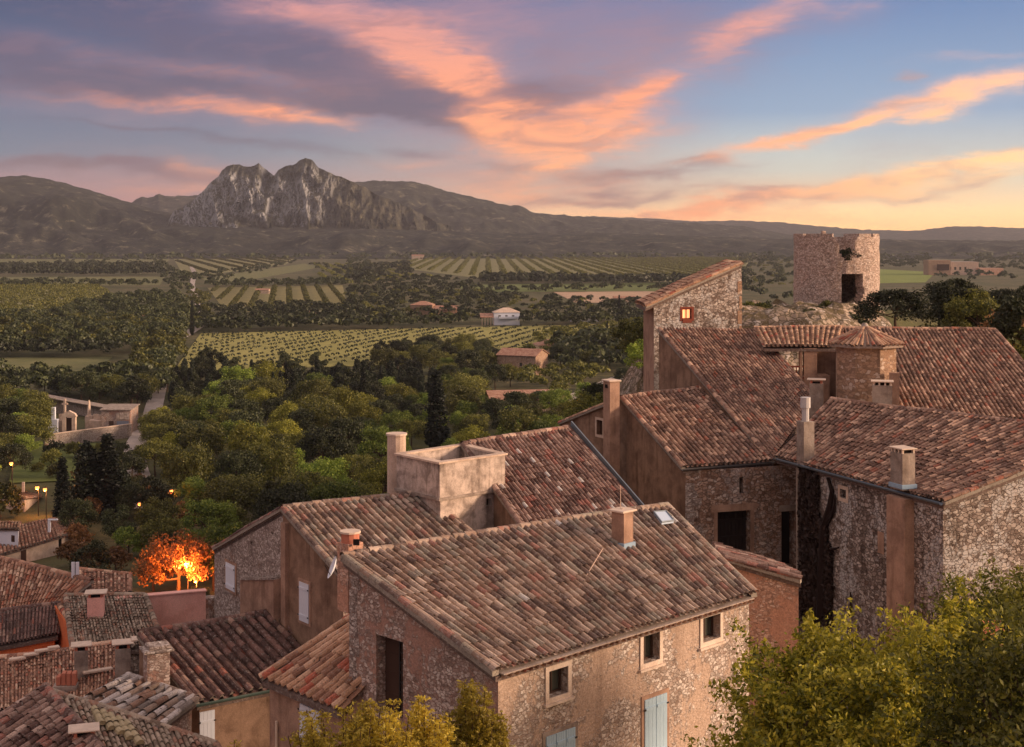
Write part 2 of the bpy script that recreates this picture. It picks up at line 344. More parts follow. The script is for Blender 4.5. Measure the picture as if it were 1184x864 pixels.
S_TURRET = m_stone('turret_ashlar', L(160, 130, 106), L(180, 148, 122), L(130, 102, 84), L(166, 134, 110), cover=0.2, scale=2.6, stain=.4, bumpd=.02)
M_BLUE = m_plain('blue_grey_paint', L(166, 190, 204), .6, .1); M_WHITE = m_plain('white_paint', L(214, 216, 222), .6, .06)
M_DARKW = m_plain('dark_wood', L(70, 50, 40), .8); M_REDW = m_plain('red_brown_wood', L(120, 58, 42), .8)
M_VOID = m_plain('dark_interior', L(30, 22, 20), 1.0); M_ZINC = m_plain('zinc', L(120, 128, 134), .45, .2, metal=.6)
M_LEAD = m_plain('blue_lead', L(140, 162, 178), .6, .2); M_GUT = m_plain('gutter_metal', L(96, 92, 90), .5, .2, metal=.3)
M_REDC = m_plain('red_clay', L(186, 116, 92), .85, .25, 6); M_IRON = m_plain('iron', L(40, 36, 34), .6)
M_STONE = m_plain('cap_stone', L(208, 186, 166), .9, .3, 5); M_WIRE = m_plain('pale_wire', L(200, 170, 150), .6)
M_BARK = m_plain('bark', L(78, 60, 46), .95, .4, 5)
def m_glass(name, col):
    m, t, b = mat(name, .08); b.inputs['Base Color'].default_value = col; b.inputs['Specular IOR Level'].default_value = .8; return m
M_GLASS = m_glass('window_glass', L(72, 74, 66)); M_SKYL = m_glass('skylight_glass', L(190, 205, 220))
M_LIT = m_emit('lit_window', L(255, 170, 110), 1.3)
LF = {
 'dark': m_leaf('leaf_dark', L(34, 40, 24), L(52, 58, 32), L(76, 80, 44), .15),
 'olive': m_leaf('leaf_olive', L(52, 58, 26), L(84, 86, 36), L(132, 128, 54), .25),
 'green': m_leaf('leaf_green', L(62, 82, 30), L(104, 124, 44), L(156, 164, 66), .3),
 'cypress': m_leaf('leaf_cypress', L(14, 20, 14), L(22, 28, 18), L(34, 38, 24), .05),
 'conifer': m_leaf('leaf_conifer', L(24, 32, 22), L(36, 44, 28), L(52, 58, 36), .1),
 'sun': m_leaf('leaf_yellow_green', L(74, 82, 24), L(150, 146, 38), L(220, 202, 74), .4),
 'yellow': m_leaf('leaf_yellow', L(160, 142, 38), L(220, 192, 60), L(242, 222, 100), .45),
 'grey': m_leaf('leaf_grey_olive', L(90, 92, 66), L(118, 120, 86), L(146, 146, 108), .2),
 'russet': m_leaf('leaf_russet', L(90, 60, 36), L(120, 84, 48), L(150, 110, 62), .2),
 'sungreen': m_leaf('leaf_sun_green', L(70, 78, 26), L(128, 130, 42), L(190, 182, 72), .35),
 'red': m_leaf('leaf_red', L(150, 80, 60), L(200, 120, 90), L(220, 150, 120), .3),
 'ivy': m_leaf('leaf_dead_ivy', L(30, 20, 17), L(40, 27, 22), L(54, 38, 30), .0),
}
# ------------------------------------------------------------------ roofs
def rgb(*c): return L(*c)[:3]
PAL = {
 'main': [(rgb(148, 122, 104), 5), (rgb(168, 144, 126), 4), (rgb(188, 164, 144), 2.5), (rgb(160, 116, 100), .9), (rgb(112, 92, 82), 3.5), (rgb(150, 136, 120), 2.5)],
 'red': [(rgb(126, 98, 86), 5), (rgb(148, 118, 104), 4), (rgb(150, 100, 86), 1.4), (rgb(92, 66, 58), 4), (rgb(178, 150, 134), 1.2)],
 'dark': [(rgb(104, 78, 70), 5), (rgb(126, 94, 84), 4), (rgb(84, 62, 56), 4), (rgb(150, 94, 78), .6), (rgb(150, 120, 104), .8)],
 'brown': [(rgb(142, 108, 90), 5), (rgb(164, 130, 108), 4), (rgb(112, 84, 70), 4.5), (rgb(196, 158, 132), 2.2), (rgb(160, 102, 80), 1)],
 'tan': [(rgb(182, 142, 112), 5), (rgb(200, 162, 132), 4), (rgb(150, 112, 90), 3), (rgb(172, 100, 78), 1)],
 'orange': [(rgb(160, 116, 92), 5), (rgb(180, 136, 110), 4), (rgb(130, 92, 74), 4), (rgb(172, 106, 80), 1.2), (rgb(206, 170, 142), 2)],
 'lichen': [(rgb(148, 130, 112), 5), (rgb(170, 150, 130), 3), (rgb(116, 96, 80), 3), (rgb(146, 110, 90), 3)],
 'slate': [(rgb(186, 174, 166), 5), (rgb(150, 128, 112), 5), (rgb(196, 184, 174), 1.5), (rgb(140, 108, 90), 4), (rgb(128, 116, 108), 2)],
}
def pick(pal, rng, p):
    tot = sum(w for _, w in pal)
    s = (0.5 + 0.9 * noise.noise(Vector(p) * 0.9)) * .7 + rng.random() * .3   # neighbours tend to come from one batch
    s = (s * 1.9 + rng.random() * .35) % 1.0 * tot
    for c, w in pal:
        s -= w
        if s <= 0: break
    k = rng.uniform(.86, 1.14); return (c[0] * k, c[1] * k, c[2] * k)
def inside(poly, x, y):
    r = False; j = len(poly) - 1
    for i in range(len(poly)):
        xi, yi = poly[i][0], poly[i][1]; xj, yj = poly[j][0], poly[j][1]
        if (yi > y) != (yj > y) and x < (xj - xi) * (y - yi) / (yj - yi) + xi: r = not r
        j = i
    return r
def SAG(p): return .085 * noise.noise(Vector((p.x * .27, p.y * .27, 3.1))) + .02 * noise.noise(Vector((p.x * 1.1, p.y * 1.1, 3.1)))
def tiles(mb, quad, n, pal, seed=0, tl=0.34, clip=None, seg=5, wob=.025, white=0.0, rough=1.0):
    """canal tiles over the quad eaveL, eaveR, ridgeR, ridgeL: n rows of covers, channels between"""
    rng = random.Random(seed); eL, eR, rR, rL = [Vector(q) for q in quad]; pal = PAL[pal]
    def S(u, v): return (eL.lerp(eR, u)).lerp(rL.lerp(rR, u), v)
    for i in range(2 * n + 1):
        cover = i % 2 == 1; u = i / (2 * n)
        e, r = S(u, 0), S(u, 1); d = (r - e); ln = d.length; d.normalize()
        e2 = S(min(1, u + .01), .5) - S(max(0, u - .01), .5); e2.normalize()
        nrm = e2.cross(d).normalized()
        if nrm.z < 0: nrm = -nrm
        side = d.cross(nrm)
        wloc0 = (eR - eL).length / n; wloc1 = (rR - rL).length / n
        nt = max(1, round(ln / tl)); off = rng.uniform(-.06, .06); lat = rng.uniform(-.018, .018) * rough
        for j in range(nt):
            v0 = (j + (off if j else 0)) / nt; v1 = (j + 1 + .12) / nt
            if j == nt - 1: v1 = 1.0
            p0 = e + (r - e) * v0; p1 = e + (r - e) * v1
            if clip and not inside(clip, (p0.x + p1.x) / 2, (p0.y + p1.y) / 2): continue
            w = wloc0 + (wloc1 - wloc0) * (v0 + v1) / 2
            hz = SAG(p0)
            jit = rng.uniform(-.012, .012) * rough * (4 if rng.random() < .03 else 1); jj = rng.uniform(-.012, .02) * rough
            c = pick(pal, rng, p0)
            if cover and rng.random() < white: c = (.62, .56, .50)
            rows = []
            for k, p in ((0, p0), (1, p1)):
                rad = w * (.335 if k == 0 else .305) if cover else w * .34
                lift = (.045 if k == 0 else .032) + jj * (1 - k) if cover else (-.012 if k == 0 else -.03)
                row = []
                for a in range(seg + 1):
                    th = math.pi * a / seg
                    x = math.cos(th) * rad; zz = math.sin(th) * rad * 1.15
                    if not cover: zz = -zz * .5 + .04
                    row.append(p + side * (x + lat + jit * (1 - k)) + nrm * (zz + lift + hz))
                rows.append(row)
            mb.grid(rows, c)
            if cover and j == 0:   # the mouth of the lowest cover, packed with mortar a little inside
                q = [p + d * .03 for p in rows[0]]; mb.face(q, (.20, .16, .13))
def deck(mb, quad, th=.10, col=(.16, .11, .09)):
    a, b, c, d = [Vector(p) for p in quad]
    def g(dz): return [[(a.lerp(b, i / 8)).lerp(d.lerp(c, i / 8), j / 8) - Vector((0, 0, dz)) for i in range(9)] for j in range(9)]
    t_, l_ = g(.12), g(.14 + th); mb.grid(t_, col); mb.grid(l_, col)
    rim = lambda r: r[0] + [x[-1] for x in r[1:]] + r[-1][-2::-1] + [x[0] for x in r[-2:0:-1]]
    mb.grid([rim(t_), rim(l_)], col, True)
def caps(mb, pts, r=.12, pal='main', seed=1, tl=.38, up=.04, seg=6, mortar=True):
    """a line of half-round cap tiles along a ridge or verge"""
    rng = random.Random(seed); pts = [Vector(p) for p in pts]; pal = PAL[pal]
    for a, b in zip(pts, pts[1:]):
        d = b - a; ln = d.length; d.normalize(); side = d.cross(Vector((0, 0, 1))).normalized(); nrm = side.cross(d)
        n = max(1, round(ln / tl))
        for j in range(n):
            p0 = a + d * (ln * j / n - .03); p1 = a + d * (ln * (j + 1) / n); c = pick(pal, rng, p0); rows = []
            hz = SAG(p0); ly = rng.uniform(-.012, .012)
            for k, p in ((0, p0), (1, p1)):
                rr = r * (1.08 if k == 0 else .94)
                rows.append([p + side * (math.cos(math.pi * t / seg) * rr + ly) + nrm * (math.sin(math.pi * t / seg) * rr * .9 + up - .02 + hz) for t in range(seg + 1)])
            mb.grid(rows, c)
        if mortar:
            w = r * .9; q = [a + side * w, b + side * w, b - side * w, a - side * w]
            mb.prism([p + Vector((0, 0, up - .01)) for p in q], (0, 0, -.12), (.30, .25, .20))
def roof(th, quad, n, pal, seed=0, clip=None, ridge=True, vl=True, vr=True, name='roof', **kw):
    mb = MB(); tiles(mb, quad, n, pal, seed, clip=clip, **kw)
    if clip is None: deck(mb, quad)
    o = mb.build(name, TILE, th)
    eL, eR, rR, rL = quad
    if ridge or vl or vr:
        c = MB()
        if ridge: caps(c, [rL, rR], .13, pal, seed + 1)
        if vl: caps(c, [eL, rL], .11, pal, seed + 2)
        if vr: caps(c, [eR, rR], .11, pal, seed + 3)
        c.build('ridge_tiles', TILE, o)
    return o
# ------------------------------------------------------------------ walls with openings
def plane_hit(a, b, px, py):
    """where the ray through a photo pixel meets the vertical plane through a-b: (distance along, z)"""
    d = Vector(((px - HX) / F, 1, -(py - HY) / F)); ab = Vector((b.x - a.x, b.y - a.y, 0)); ln = ab.length; ab.normalize()
    nx, ny = -ab.y, ab.x
    t = (a.x * nx + a.y * ny) / (d.x * nx + d.y * ny)
    return (d.x * t - a.x) * ab.x + (t - a.y) * ab.y, CZ + d.z * t
class Wall:
    """one straight wall face; a = left, b = right as seen from outside"""
    def __init__(s, a, b, zb, mids=()):
        s.a, s.b, s.zb = Vector(a), Vector(b), zb
        ab = Vector((s.b.x - s.a.x, s.b.y - s.a.y, 0)); s.ln = ab.length; s.d = ab.normalized(); s.n = Vector((s.d.y, -s.d.x, 0))
        s.top = [(0, s.a.z)] + [((Vector(m) - s.a).dot(s.d), m[2]) for m in mids] + [(s.ln, s.b.z)]
        s.holes = []
    def P(s, u, z, out=0.0): return Vector((s.a.x, s.a.y, 0)) + s.d * u + s.n * out + Vector((0, 0, z))
    def rect(s, x0, x1, yt, yb):
        """pixel box -> (u0,u1,z0,z1) on this wall, measured along its middle"""
        u0, _ = plane_hit(s.a, s.b, x0, yt); u1, _ = plane_hit(s.a, s.b, x1, yt); xm = (x0 + x1) / 2
        _, z1 = plane_hit(s.a, s.b, xm, yt); _, z0 = plane_hit(s.a, s.b, xm, yb); return (min(u0, u1), max(u0, u1), z0, z1)
    def hole(s, r, depth=.28): s.holes.append((r, depth)); return r
    def fill(s, mb):
        o = [Vector((0, s.zb, 0))] + [Vector((u, z, 0)) for u, z in s.top] + [Vector((s.ln, s.zb, 0))]
        loops = [o] + [[Vector((r[0], r[2], 0)), Vector((r[1], r[2], 0)), Vector((r[1], r[3], 0)), Vector((r[0], r[3], 0))] for r, _ in s.holes]
        flat_ = [p for l in loops for p in l]
        i0 = len(mb.v); mb.v += [tuple(s.P(p.x, p.y)) for p in flat_]
        for tri in tessellate_polygon(loops): mb.f.append(tuple(i0 + k for k in tri)); mb.c.append(None)
        for r, dp in s.holes:
            q = [(r[0], r[2]), (r[1], r[2]), (r[1], r[3]), (r[0], r[3])]
            mb.grid([[s.P(u, z) for u, z in q], [s.P(u, z, -dp) for u, z in q]], None, True)
def footwall(th, pts, zb, mat_, holes=None, name='wall'):
    """closed body from footprint points (x, y, top z), seen from outside going left to right; returns the Wall list"""
    ws = []
    for i, p in enumerate(pts): ws.append(Wall(p, pts[(i + 1) % len(pts)], zb))
    return ws
def finish(th, ws, mat_, name='wall'):
    mb = MB()
    for w in ws: w.fill(mb)
    return mb.build(name, mat_, th)
def slab(mb, w, r, out0, out1):
    """box on wall w covering rect r between two offsets from its face"""
    q = [(r[0], r[2]), (r[1], r[2]), (r[1], r[3]), (r[0], r[3])]
    A = [w.P(u, z, out1) for u, z in q]; B = [w.P(u, z, out0) for u, z in q]
    mb.face(A); mb.face(B[::-1]); mb.grid([A, B], None, True)
def border(mb, w, r, t, out0, out1, sill=0.0):
    slab(mb, w, (r[0] - t, r[0], r[2] - t, r[3] + t), out0, out1); slab(mb, w, (r[1], r[1] + t, r[2] - t, r[3] + t), out0, out1)
    slab(mb, w, (r[0], r[1], r[3], r[3] + t), out0, out1); slab(mb, w, (r[0], r[1], r[2] - t, r[2]), out0, out1 + sill)
def window(th, w, r, glass=None, frame=M_DARKW, surround=None, depth=.24, sash=.045, mull=1, tr=0, t=.12):
    """glazed window in a hole: surround (on the wall), wooden frame, pane"""
    w.hole(r, depth + .06)
    g = MB(); slab(g, w, (r[0], r[1], r[2], r[3]), -depth - .02, -depth); pane = None
    f = MB(); k = sash
    border(f, w, (r[0] + k, r[1] - k, r[2] + k, r[3] - k), k, -depth, -depth + .05)
    for i in range(mull):
        u = r[0] + (r[1] - r[0]) * (i + 1) / (mull + 1); slab(f, w, (u - k / 2, u + k / 2, r[2] + k, r[3] - k), -depth, -depth + .045)
    for i in range(tr):
        z = r[2] + (r[3] - r[2]) * (i + 1) / (tr + 1); slab(f, w, (r[0] + k, r[1] - k, z - k / 3, z + k / 3), -depth + .001, -depth + .043)
    fo = f.build('window', frame, th); g.build('pane', glass or M_GLASS, fo)
    if surround:
        s = MB(); border(s, w, r, t, -.01, .035); slab(s, w, (r[0] - t - .05, r[1] + t + .05, r[2] - t - .06, r[2] - t), -.01, .09); s.build('surround', surround, fo)
    return fo
def shutters(th, w, r, m, leaves=2, surround=None, out=.05):
    s = MB(); n = leaves; wd = (r[1] - r[0]) / n
    for i in range(n):
        u0, u1 = r[0] + wd * i + .008, r[0] + wd * (i + 1) - .008
        nb = 3 if n == 2 else 4
        for k in range(nb): slab(s, w, (u0 + (u1 - u0) * k / nb + .003, u0 + (u1 - u0) * (k + 1) / nb - .003, r[2], r[3]), .005, out)
        for z in (.15, .85): slab(s, w, (u0 + .02, u1 - .02, r[2] + (r[3] - r[2]) * z - .04, r[2] + (r[3] - r[2]) * z + .04), out, out + .02)
    o = s.build('shutter', m, th)
    for z in (.15, .85):
        for u in (r[0], r[1]): hg = MB(); slab(hg, w, (u - .05, u + .03, r[2] + (r[3] - r[2]) * z - .02, r[2] + (r[3] - r[2]) * z + .02), out + .02, out + .03); hg.build('hinge', M_IRON, o)
    if surround: b = MB(); border(b, w, r, .10, -.01, .03); b.build('surround', surround, o)
    return o
def chimney(parent, c, sx, sy, zb, zt, m, ax=(1, 0), kind='slab', pot=M_REDC, flash=None):
    """stack from zb to zt with its head"""
    s = MB(); s.box((c[0], c[1], zb), sx, sy, zt - zb, ax, bev=.012)
    o = s.build('chimney', m, parent); a = Vector((ax[0], ax[1], 0)).normalized(); b = Vector((-a.y, a.x, 0)); C = Vector((c[0], c[1], 0))
    if kind == 'slab':      # slots under a flat cap
        k = MB()
        for x in (-.5, -.17, .17, .5):
            for y in (-.5, .5): 
                p = C + a * (sx * x * .86) + b * (sy * y * .86); k.box((p.x, p.y, zt), .07, .07, .14, ax)
        k.box((c[0], c[1], zt + .14), sx + .12, sy + .12, .05, ax, bev=.012); k.build('cap', M_STONE, o)
        v = MB(); v.box((c[0], c[1], zt + .002), sx * .7, sy * .7, .12, ax); v.build('flue', M_VOID, o)
    elif kind == 'round':   # two bent tiles over the mouth
        k = MB(); r = sx * .46
        k.tube([(c[0], c[1], zt), (c[0], c[1], zt + .30)], r, 12); k.build('pot', pot, o)
        v = MB(); p = C - b * r * .85 ; v.box((p.x, p.y, zt + .08), r * .9, .1, .14, ax); v.build('flue', M_VOID, o)
        k = MB(); k.tube([(c[0], c[1], zt + .30), (c[0], c[1], zt + .36)], r * 1.12, 12); k.build('cap', M_STONE, o)
    elif kind == 'flag':    # two tile ends carry a thin stone
        k = MB()
        for x in (-.36, .36): p = C + a * sx * x; k.box((p.x, p.y, zt), .09, sy * .9, .15, ax)
        k.build('cap_support', M_REDC, o)
        k = MB(); k.box((c[0], c[1], zt + .15), sx + .22, sy + .18, .05, ax, bev=.015); k.build('cap', M_STONE, o)
        v = MB(); v.box((c[0], c[1], zt + .002), sx * .55, sy * .7, .05, ax); v.build('flue', M_VOID, o)
    if flash:
        k = MB(); k.box((c[0], c[1], zb + flash), sx + .10, sy + .10, .16, ax, bev=.01); k.build('flashing', M_LEAD, o)
    return o
def gutter(parent, a, b, r=.06, m=None):
    mb = MB(); a, b = Vector(a), Vector(b); d = (b - a).normalized(); side = Vector((d.y, -d.x, 0)).normalized()
    rows = []
    for k in range(2):
        p = a if k == 0 else b
        rows.append([p + side * math.cos(math.pi + math.pi * i / 6) * r + Vector((0, 0, math.sin(math.pi + math.pi * i / 6) * r)) for i in range(7)])
    rows2 = [[q + (q - p).normalized() * .006 for q in row] for row, p in zip(rows, (a, b))]
    mb.grid(rows); mb.grid([list(reversed(r_)) for r_ in rows2])
    return mb.build('gutter', m or M_GUT, parent)
def genoise(parent, a, b, pal, seed=3, rows=2, r=.085, drop=.02):
    """row of tile ends packed under the eave"""
    a, b = Vector(a), Vector(b); d = b - a; ln = d.length; d.normalize(); out = Vector((d.y, -d.x, 0)); mb = MB(); rng = random.Random(seed)
    for k in range(rows):
        n = int(ln / .22); z = -drop - .11 * (k + 1)
        for i in range(n):
            p = a + d * ((i + .5 + .25 * k) * ln / n); c = pick(PAL[pal], rng, p)
            row = [[p + out * o + d * math.cos(math.pi * t / 5) * r + Vector((0, 0, z + math.sin(math.pi * t / 5) * r * .9)) for t in range(6)] for o in (-.1, .22 - .09 * k)]
            mb.grid(row, c)
        q = a + out * (.19 - .09 * k) + Vector((0, 0, z + .075)); q2 = b + out * (.19 - .09 * k) + Vector((0, 0, z + .075))
        mb.prism([q, q2, q2 - out * .3, q - out * .3], (0, 0, .025), (.40, .31, .25))
    return mb.build('cornice', TILE, parent)
def up(p, dz=0.0): return Vector((p[0], p[1], p[2] + dz))
# ================================================================== THE LAND
def m_ground():
    m, t, b = mat('ground', 1.0); p = pos(t)
    a = t.noise(p, .02, 8, .6); c = t.noise(p, .25, 6, .65); d = t.noise(p, 2.2, 5, .7)
    col = t.mix(t.ss(a, .42, .6), L(74, 76, 44), L(98, 90, 60)); col = t.mix(t.ss(c, .45, .65), col, L(58, 60, 36))
    col = t.mix(t.math('MULTIPLY', t.ss(d, .5, .7), .5), col, L(120, 104, 74))
    t.put(b.inputs['Base Color'], col); bump(t, b, d, .6, .2); return m
def m_field(name, a, b_, c_, scale=.08, row=None, ang=0.0, rowk=.5):
    m, t, b = mat(name, 1.0); p = pos(t)
    n = t.noise(p, scale, 6, .6); d = t.noise(p, scale * 12, 4, .7)
    col = t.mix(t.ss(n, .35, .65), a, b_); col = t.mix(t.math('MULTIPLY', t.ss(d, .45, .7), .6), col, c_)
    if row:
        x, y, _ = t.sep(p); u = t.math('ADD', t.math('MULTIPLY', x, math.cos(ang)), t.math('MULTIPLY', y, math.sin(ang)))
        s = t.math('SINE', t.math('MULTIPLY', u, 2 * math.pi / row)); col = t.mix(t.math('MULTIPLY', t.ss(s, -.2, .7), rowk), col, c_)
    t.put(b.inputs['Base Color'], col); return m
GROUND = m_ground()
def terrain():
    ys = [-60 + 6 * i for i in range(11)] + [6 + 3.2 * i for i in range(70)]
    while ys[-1] < 6900: ys.append(ys[-1] * 1.045 + 2)
    ys = sorted(set(ys)); xs = [0.0]; s = 3.0
    while xs[-1] < 6500: xs.append(xs[-1] + s); s *= (1.0 if xs[-1] < 130 else 1.12)
    xs = [-x for x in xs[:0:-1]] + xs
    v = []; rng = np.array
    for y in ys:
        for x in xs:
            z = T(x, y)
            if z > .3: z += .5 * noise.noise(Vector((x * .15, y * .15, 0)))
            if z < .02: z = 0
            v.append((x, y, z))
    nx = len(xs); f = [(j * nx + i, j * nx + i + 1, (j + 1) * nx + i + 1, (j + 1) * nx + i) for j in range(len(ys) - 1) for i in range(nx - 1)]
    me = bpy.data.meshes.new('ground'); me.from_pydata(v, [], f); o = link('ground', me, None, GROUND); o['kind'] = 'structure'
terrain()
NFIELD = [0]
def field(name, px, m, lift=None):
    NFIELD[0] += 1; z = 0.05 + .012 * NFIELD[0] if lift is None else lift
    mb = MB(); mb.face([flat(*p) + Vector((0, 0, z)) for p in px]); o = mb.build(name, m); o['kind'] = 'structure'; return o
FG = m_field('dry_grass', L(100, 102, 62), L(118, 114, 72), L(80, 82, 48))
FT = m_field('ploughed_soil', L(172, 142, 116), L(186, 156, 128), L(150, 122, 98))
FO = m_field('grove_floor', L(122, 118, 78), L(138, 132, 90), L(100, 98, 64))
FV = m_field('vineyard_floor', L(140, 134, 72), L(156, 148, 84), L(112, 108, 56), .05)
FGr = m_field('meadow', L(92, 102, 50), L(106, 114, 58), L(76, 86, 42))
FF = m_field('scrubland', L(62, 60, 42), L(78, 72, 52), L(48, 46, 32), .01)
RO = m_field('pale_gravel', L(168, 156, 146), L(186, 172, 160), L(140, 128, 118), .4)
# the fields that lie farthest first
field('field', [(-60, 297), (200, 297), (190, 306), (-60, 306)], FG)
field('field', [(-60, 321), (190, 320), (185, 330), (-60, 331)], FG)
field('field', [(-80, 331), (112, 330), (134, 346), (60, 372), (-80, 366)], FO)
field('field', [(-80, 414), (130, 413), (112, 430), (-80, 430)], FG)
field('field', [(198, 295), (352, 293), (330, 306), (214, 322)], FO)
field('field', [(232, 322), (352, 305), (372, 309), (250, 331)], FG)
field('field', [(240, 333), (396, 330), (402, 356), (262, 362)], m_field('orchard_floor', L(130, 122, 78), L(144, 134, 86), L(104, 100, 62)))
field('vineyard', [(232, 386), (704, 375), (712, 404), (560, 420), (200, 430)], FV)
field('field', [(430, 306), (520, 296), (870, 297), (850, 327), (560, 323)], FO)
field('field', [(520, 330), (770, 327), (775, 337), (545, 338)], FGr)
field('field', [(640, 338), (775, 337), (790, 352), (665, 350)], FT)
field('meadow', [(1008, 311), (1082, 315), (1070, 327), (1008, 328)], m_field('bright_meadow', L(112, 124, 54), L(124, 134, 60), L(96, 108, 46)))
field('lawn', [(20, 514), (112, 514), (104, 556), (10, 560)], FGr)
def strip(name, pts, w, m, z):
    mb = MB(); P = [flat(*p) for p in pts]; rows = []
    for i, p in enumerate(P):
        d = (P[min(i + 1, len(P) - 1)] - P[max(0, i - 1)]).normalized(); s = Vector((-d.y, d.x, 0)); rows.append([p - s * w[i] / 2 + Vector((0, 0, z)), p + s * w[i] / 2 + Vector((0, 0, z))])
    mb.grid(rows); o = mb.build(name, m); o['kind'] = 'structure'; return o
strip('road', [(172, 590), (156, 548), (152, 528), (163, 505), (176, 480), (186, 440), (196, 412), (204, 394), (224, 382), (238, 372)], [4.6, 4.6, 4.4, 4, 4, 4, 4.5, 5, 5, 5], RO, .33)
strip('track', [(238, 372), (226, 345), (222, 330), (225, 316), (221, 308)], [4, 4, 4, 5, 5], RO, .35)
strip('path', [(640, 470), (690, 448), (720, 436)], [4, 4, 4], RO, .36)

# ------------------------------------------------------------------ hills and the rock
def m_hill(name, a, b_, rock=0.0):
    m, t, b = mat(name, 1.0); p = pos(t)
    n = t.noise(p, .006, 8, .65); d = t.noise(p, .03, 8, .78)
    col = t.mix(t.ss(n, .4, .62), a, b_); col = t.mix(t.math('MULTIPLY', t.ss(d, .49, .56), .85), col, L(22, 24, 18)); col = t.mix(t.math('MULTIPLY', t.ss(d, .45, .36), .7), col, L(140, 132, 108))
    if rock:
        x, y, z = t.sep(p)
        q = t.noise(t.vmath('MULTIPLY', p, (1, 1, .7)), .016, 8, .75, .4)
        q2 = t.noise(t.vmath('MULTIPLY', p, (1, 1, .55)), .06, 6, .8)
        r = t.ss(t.math('ADD', q, t.math('MULTIPLY', t.math('SUBTRACT', q2, .5), .8)), .60 - rock * .2, .65 - rock * .2)
        nz = t.sep(t.node('ShaderNodeNewGeometry').outputs['True Normal'])[2]
        zn = t.math('ADD', z, t.math('MULTIPLY', t.math('SUBTRACT', t.noise(p, .011, 6), .5), 190))
        r = t.math('MULTIPLY', r, t.ss(t.math('ABSOLUTE', nz), .86, .6)); r = t.math('MULTIPLY', r, t.ss(zn, 52, 76)); r = t.math('MULTIPLY', r, t.math('ADD', t.math('MULTIPLY', t.ss(zn, 205, 150), .8), .2))
        r = t.math('MULTIPLY', r, t.math('ADD', t.math('MULTIPLY', t.ss(x, -350, -450), .92), .08))
        col = t.mix(r, col, t.mix(t.ss(q2, .3, .7), L(110, 110, 112), L(168, 168, 170)))
    t.put(b.inputs['Base Color'], col); bump(t, b, d, .8, 12); return m
def interp(pts, x):
    if x <= pts[0][0]: return pts[0][1]
    for (a, b), (c, d) in zip(pts, pts[1:]):
        if x <= c: return b + (d - b) * (x - a) / (c - a)
    return pts[-1][1]
def ridge_mesh(name, sil, Y, front, back, m, x0, x1, nx=260, nf=36, rough=.10, cliff=1.0, step=2.0, bx=1.0, nz=.0):
    """hill whose skyline is sil (photo pixels) at distance Y; falls to the plain over `front` metres towards the camera"""
    rows = []
    for j in range(nf + 8):
        row = []
        for i in range(nx + 1):
            px = x0 + (x1 - x0) * i / nx; X0 = (px - HX) / F * Y; top = CZ + (HY - interp(sil, px)) / F * Y
            if j <= nf:
                w = j / nf; prof = w ** cliff if cliff >= 1 else 1 - (1 - w) ** (1 / cliff); yy = Y - front * (1 - w)
            else:
                w = 1; k = (j - nf) / 7; prof = 1 - k; yy = Y + back * k
            env = math.sin(min(1, prof * 1.02) * math.pi) ** .7 if prof > 0 else 0
            nv = noise.fractal(Vector((X0 / bx, yy / bx, 3.3)), 1.0, 2.0, 6) 
            rg = noise.ridged_multi_fractal(Vector((X0 / bx * 1.6, yy / bx * .6, 9.1)), 1.0, 2.1, 6, 1.0, 2.0) - 1.2 if rough else 0
            z = top * prof + env * top * rough * (nv * .8 + rg * .8)
            if prof > .93: z += step * noise.noise(Vector((X0 * .035, yy * .03, 1))) + step * .6 * noise.noise(Vector((X0 * .11, yy * .1, 5)))
            k = yy / Y
            row.append((X0 * (k if j <= nf else 1), yy, max(-2, z) if prof > 0 else -2))
        rows.append(row)
    mb = MB(); mb.grid(rows); o = mb.build(name, m, smooth=True); o['kind'] = 'structure'; return o
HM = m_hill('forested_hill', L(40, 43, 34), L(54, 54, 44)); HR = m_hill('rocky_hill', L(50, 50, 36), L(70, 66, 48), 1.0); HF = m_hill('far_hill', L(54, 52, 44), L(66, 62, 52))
ridge_mesh('hills', [(-400, 225), (-150, 215), (0, 205), (30, 203), (60, 208), (100, 219), (140, 231), (180, 243), (222, 252), (280, 262), (340, 274), (420, 275)], 3600, 1150, 700, HM, -500, 420, 300, 44, .22, .8, 3, 260)
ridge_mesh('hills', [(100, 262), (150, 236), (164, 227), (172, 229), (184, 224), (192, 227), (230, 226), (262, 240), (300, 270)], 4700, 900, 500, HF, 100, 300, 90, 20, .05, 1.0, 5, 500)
ridge_mesh('hills', [(330, 262), (380, 214), (430, 209), (478, 210), (496, 214), (512, 220), (560, 231), (590, 238), (600, 237), (616, 246), (640, 248), (720, 254), (800, 258), (860, 262), (930, 275)], 4300, 900, 600, HM, 330, 930, 240, 40, .22, .8, 4, 260)
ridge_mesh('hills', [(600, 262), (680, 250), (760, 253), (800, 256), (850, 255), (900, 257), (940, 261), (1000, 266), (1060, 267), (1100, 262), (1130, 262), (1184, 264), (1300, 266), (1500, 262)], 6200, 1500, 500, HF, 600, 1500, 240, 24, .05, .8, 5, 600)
ridge_mesh('foothills', [(-500, 268), (0, 268), (200, 262), (420, 264), (560, 269), (700, 270), (900, 276), (1100, 278), (1500, 279)], 3000, 620, 500, HM, -500, 1500, 420, 34, .30, .9, 2.5, 150)
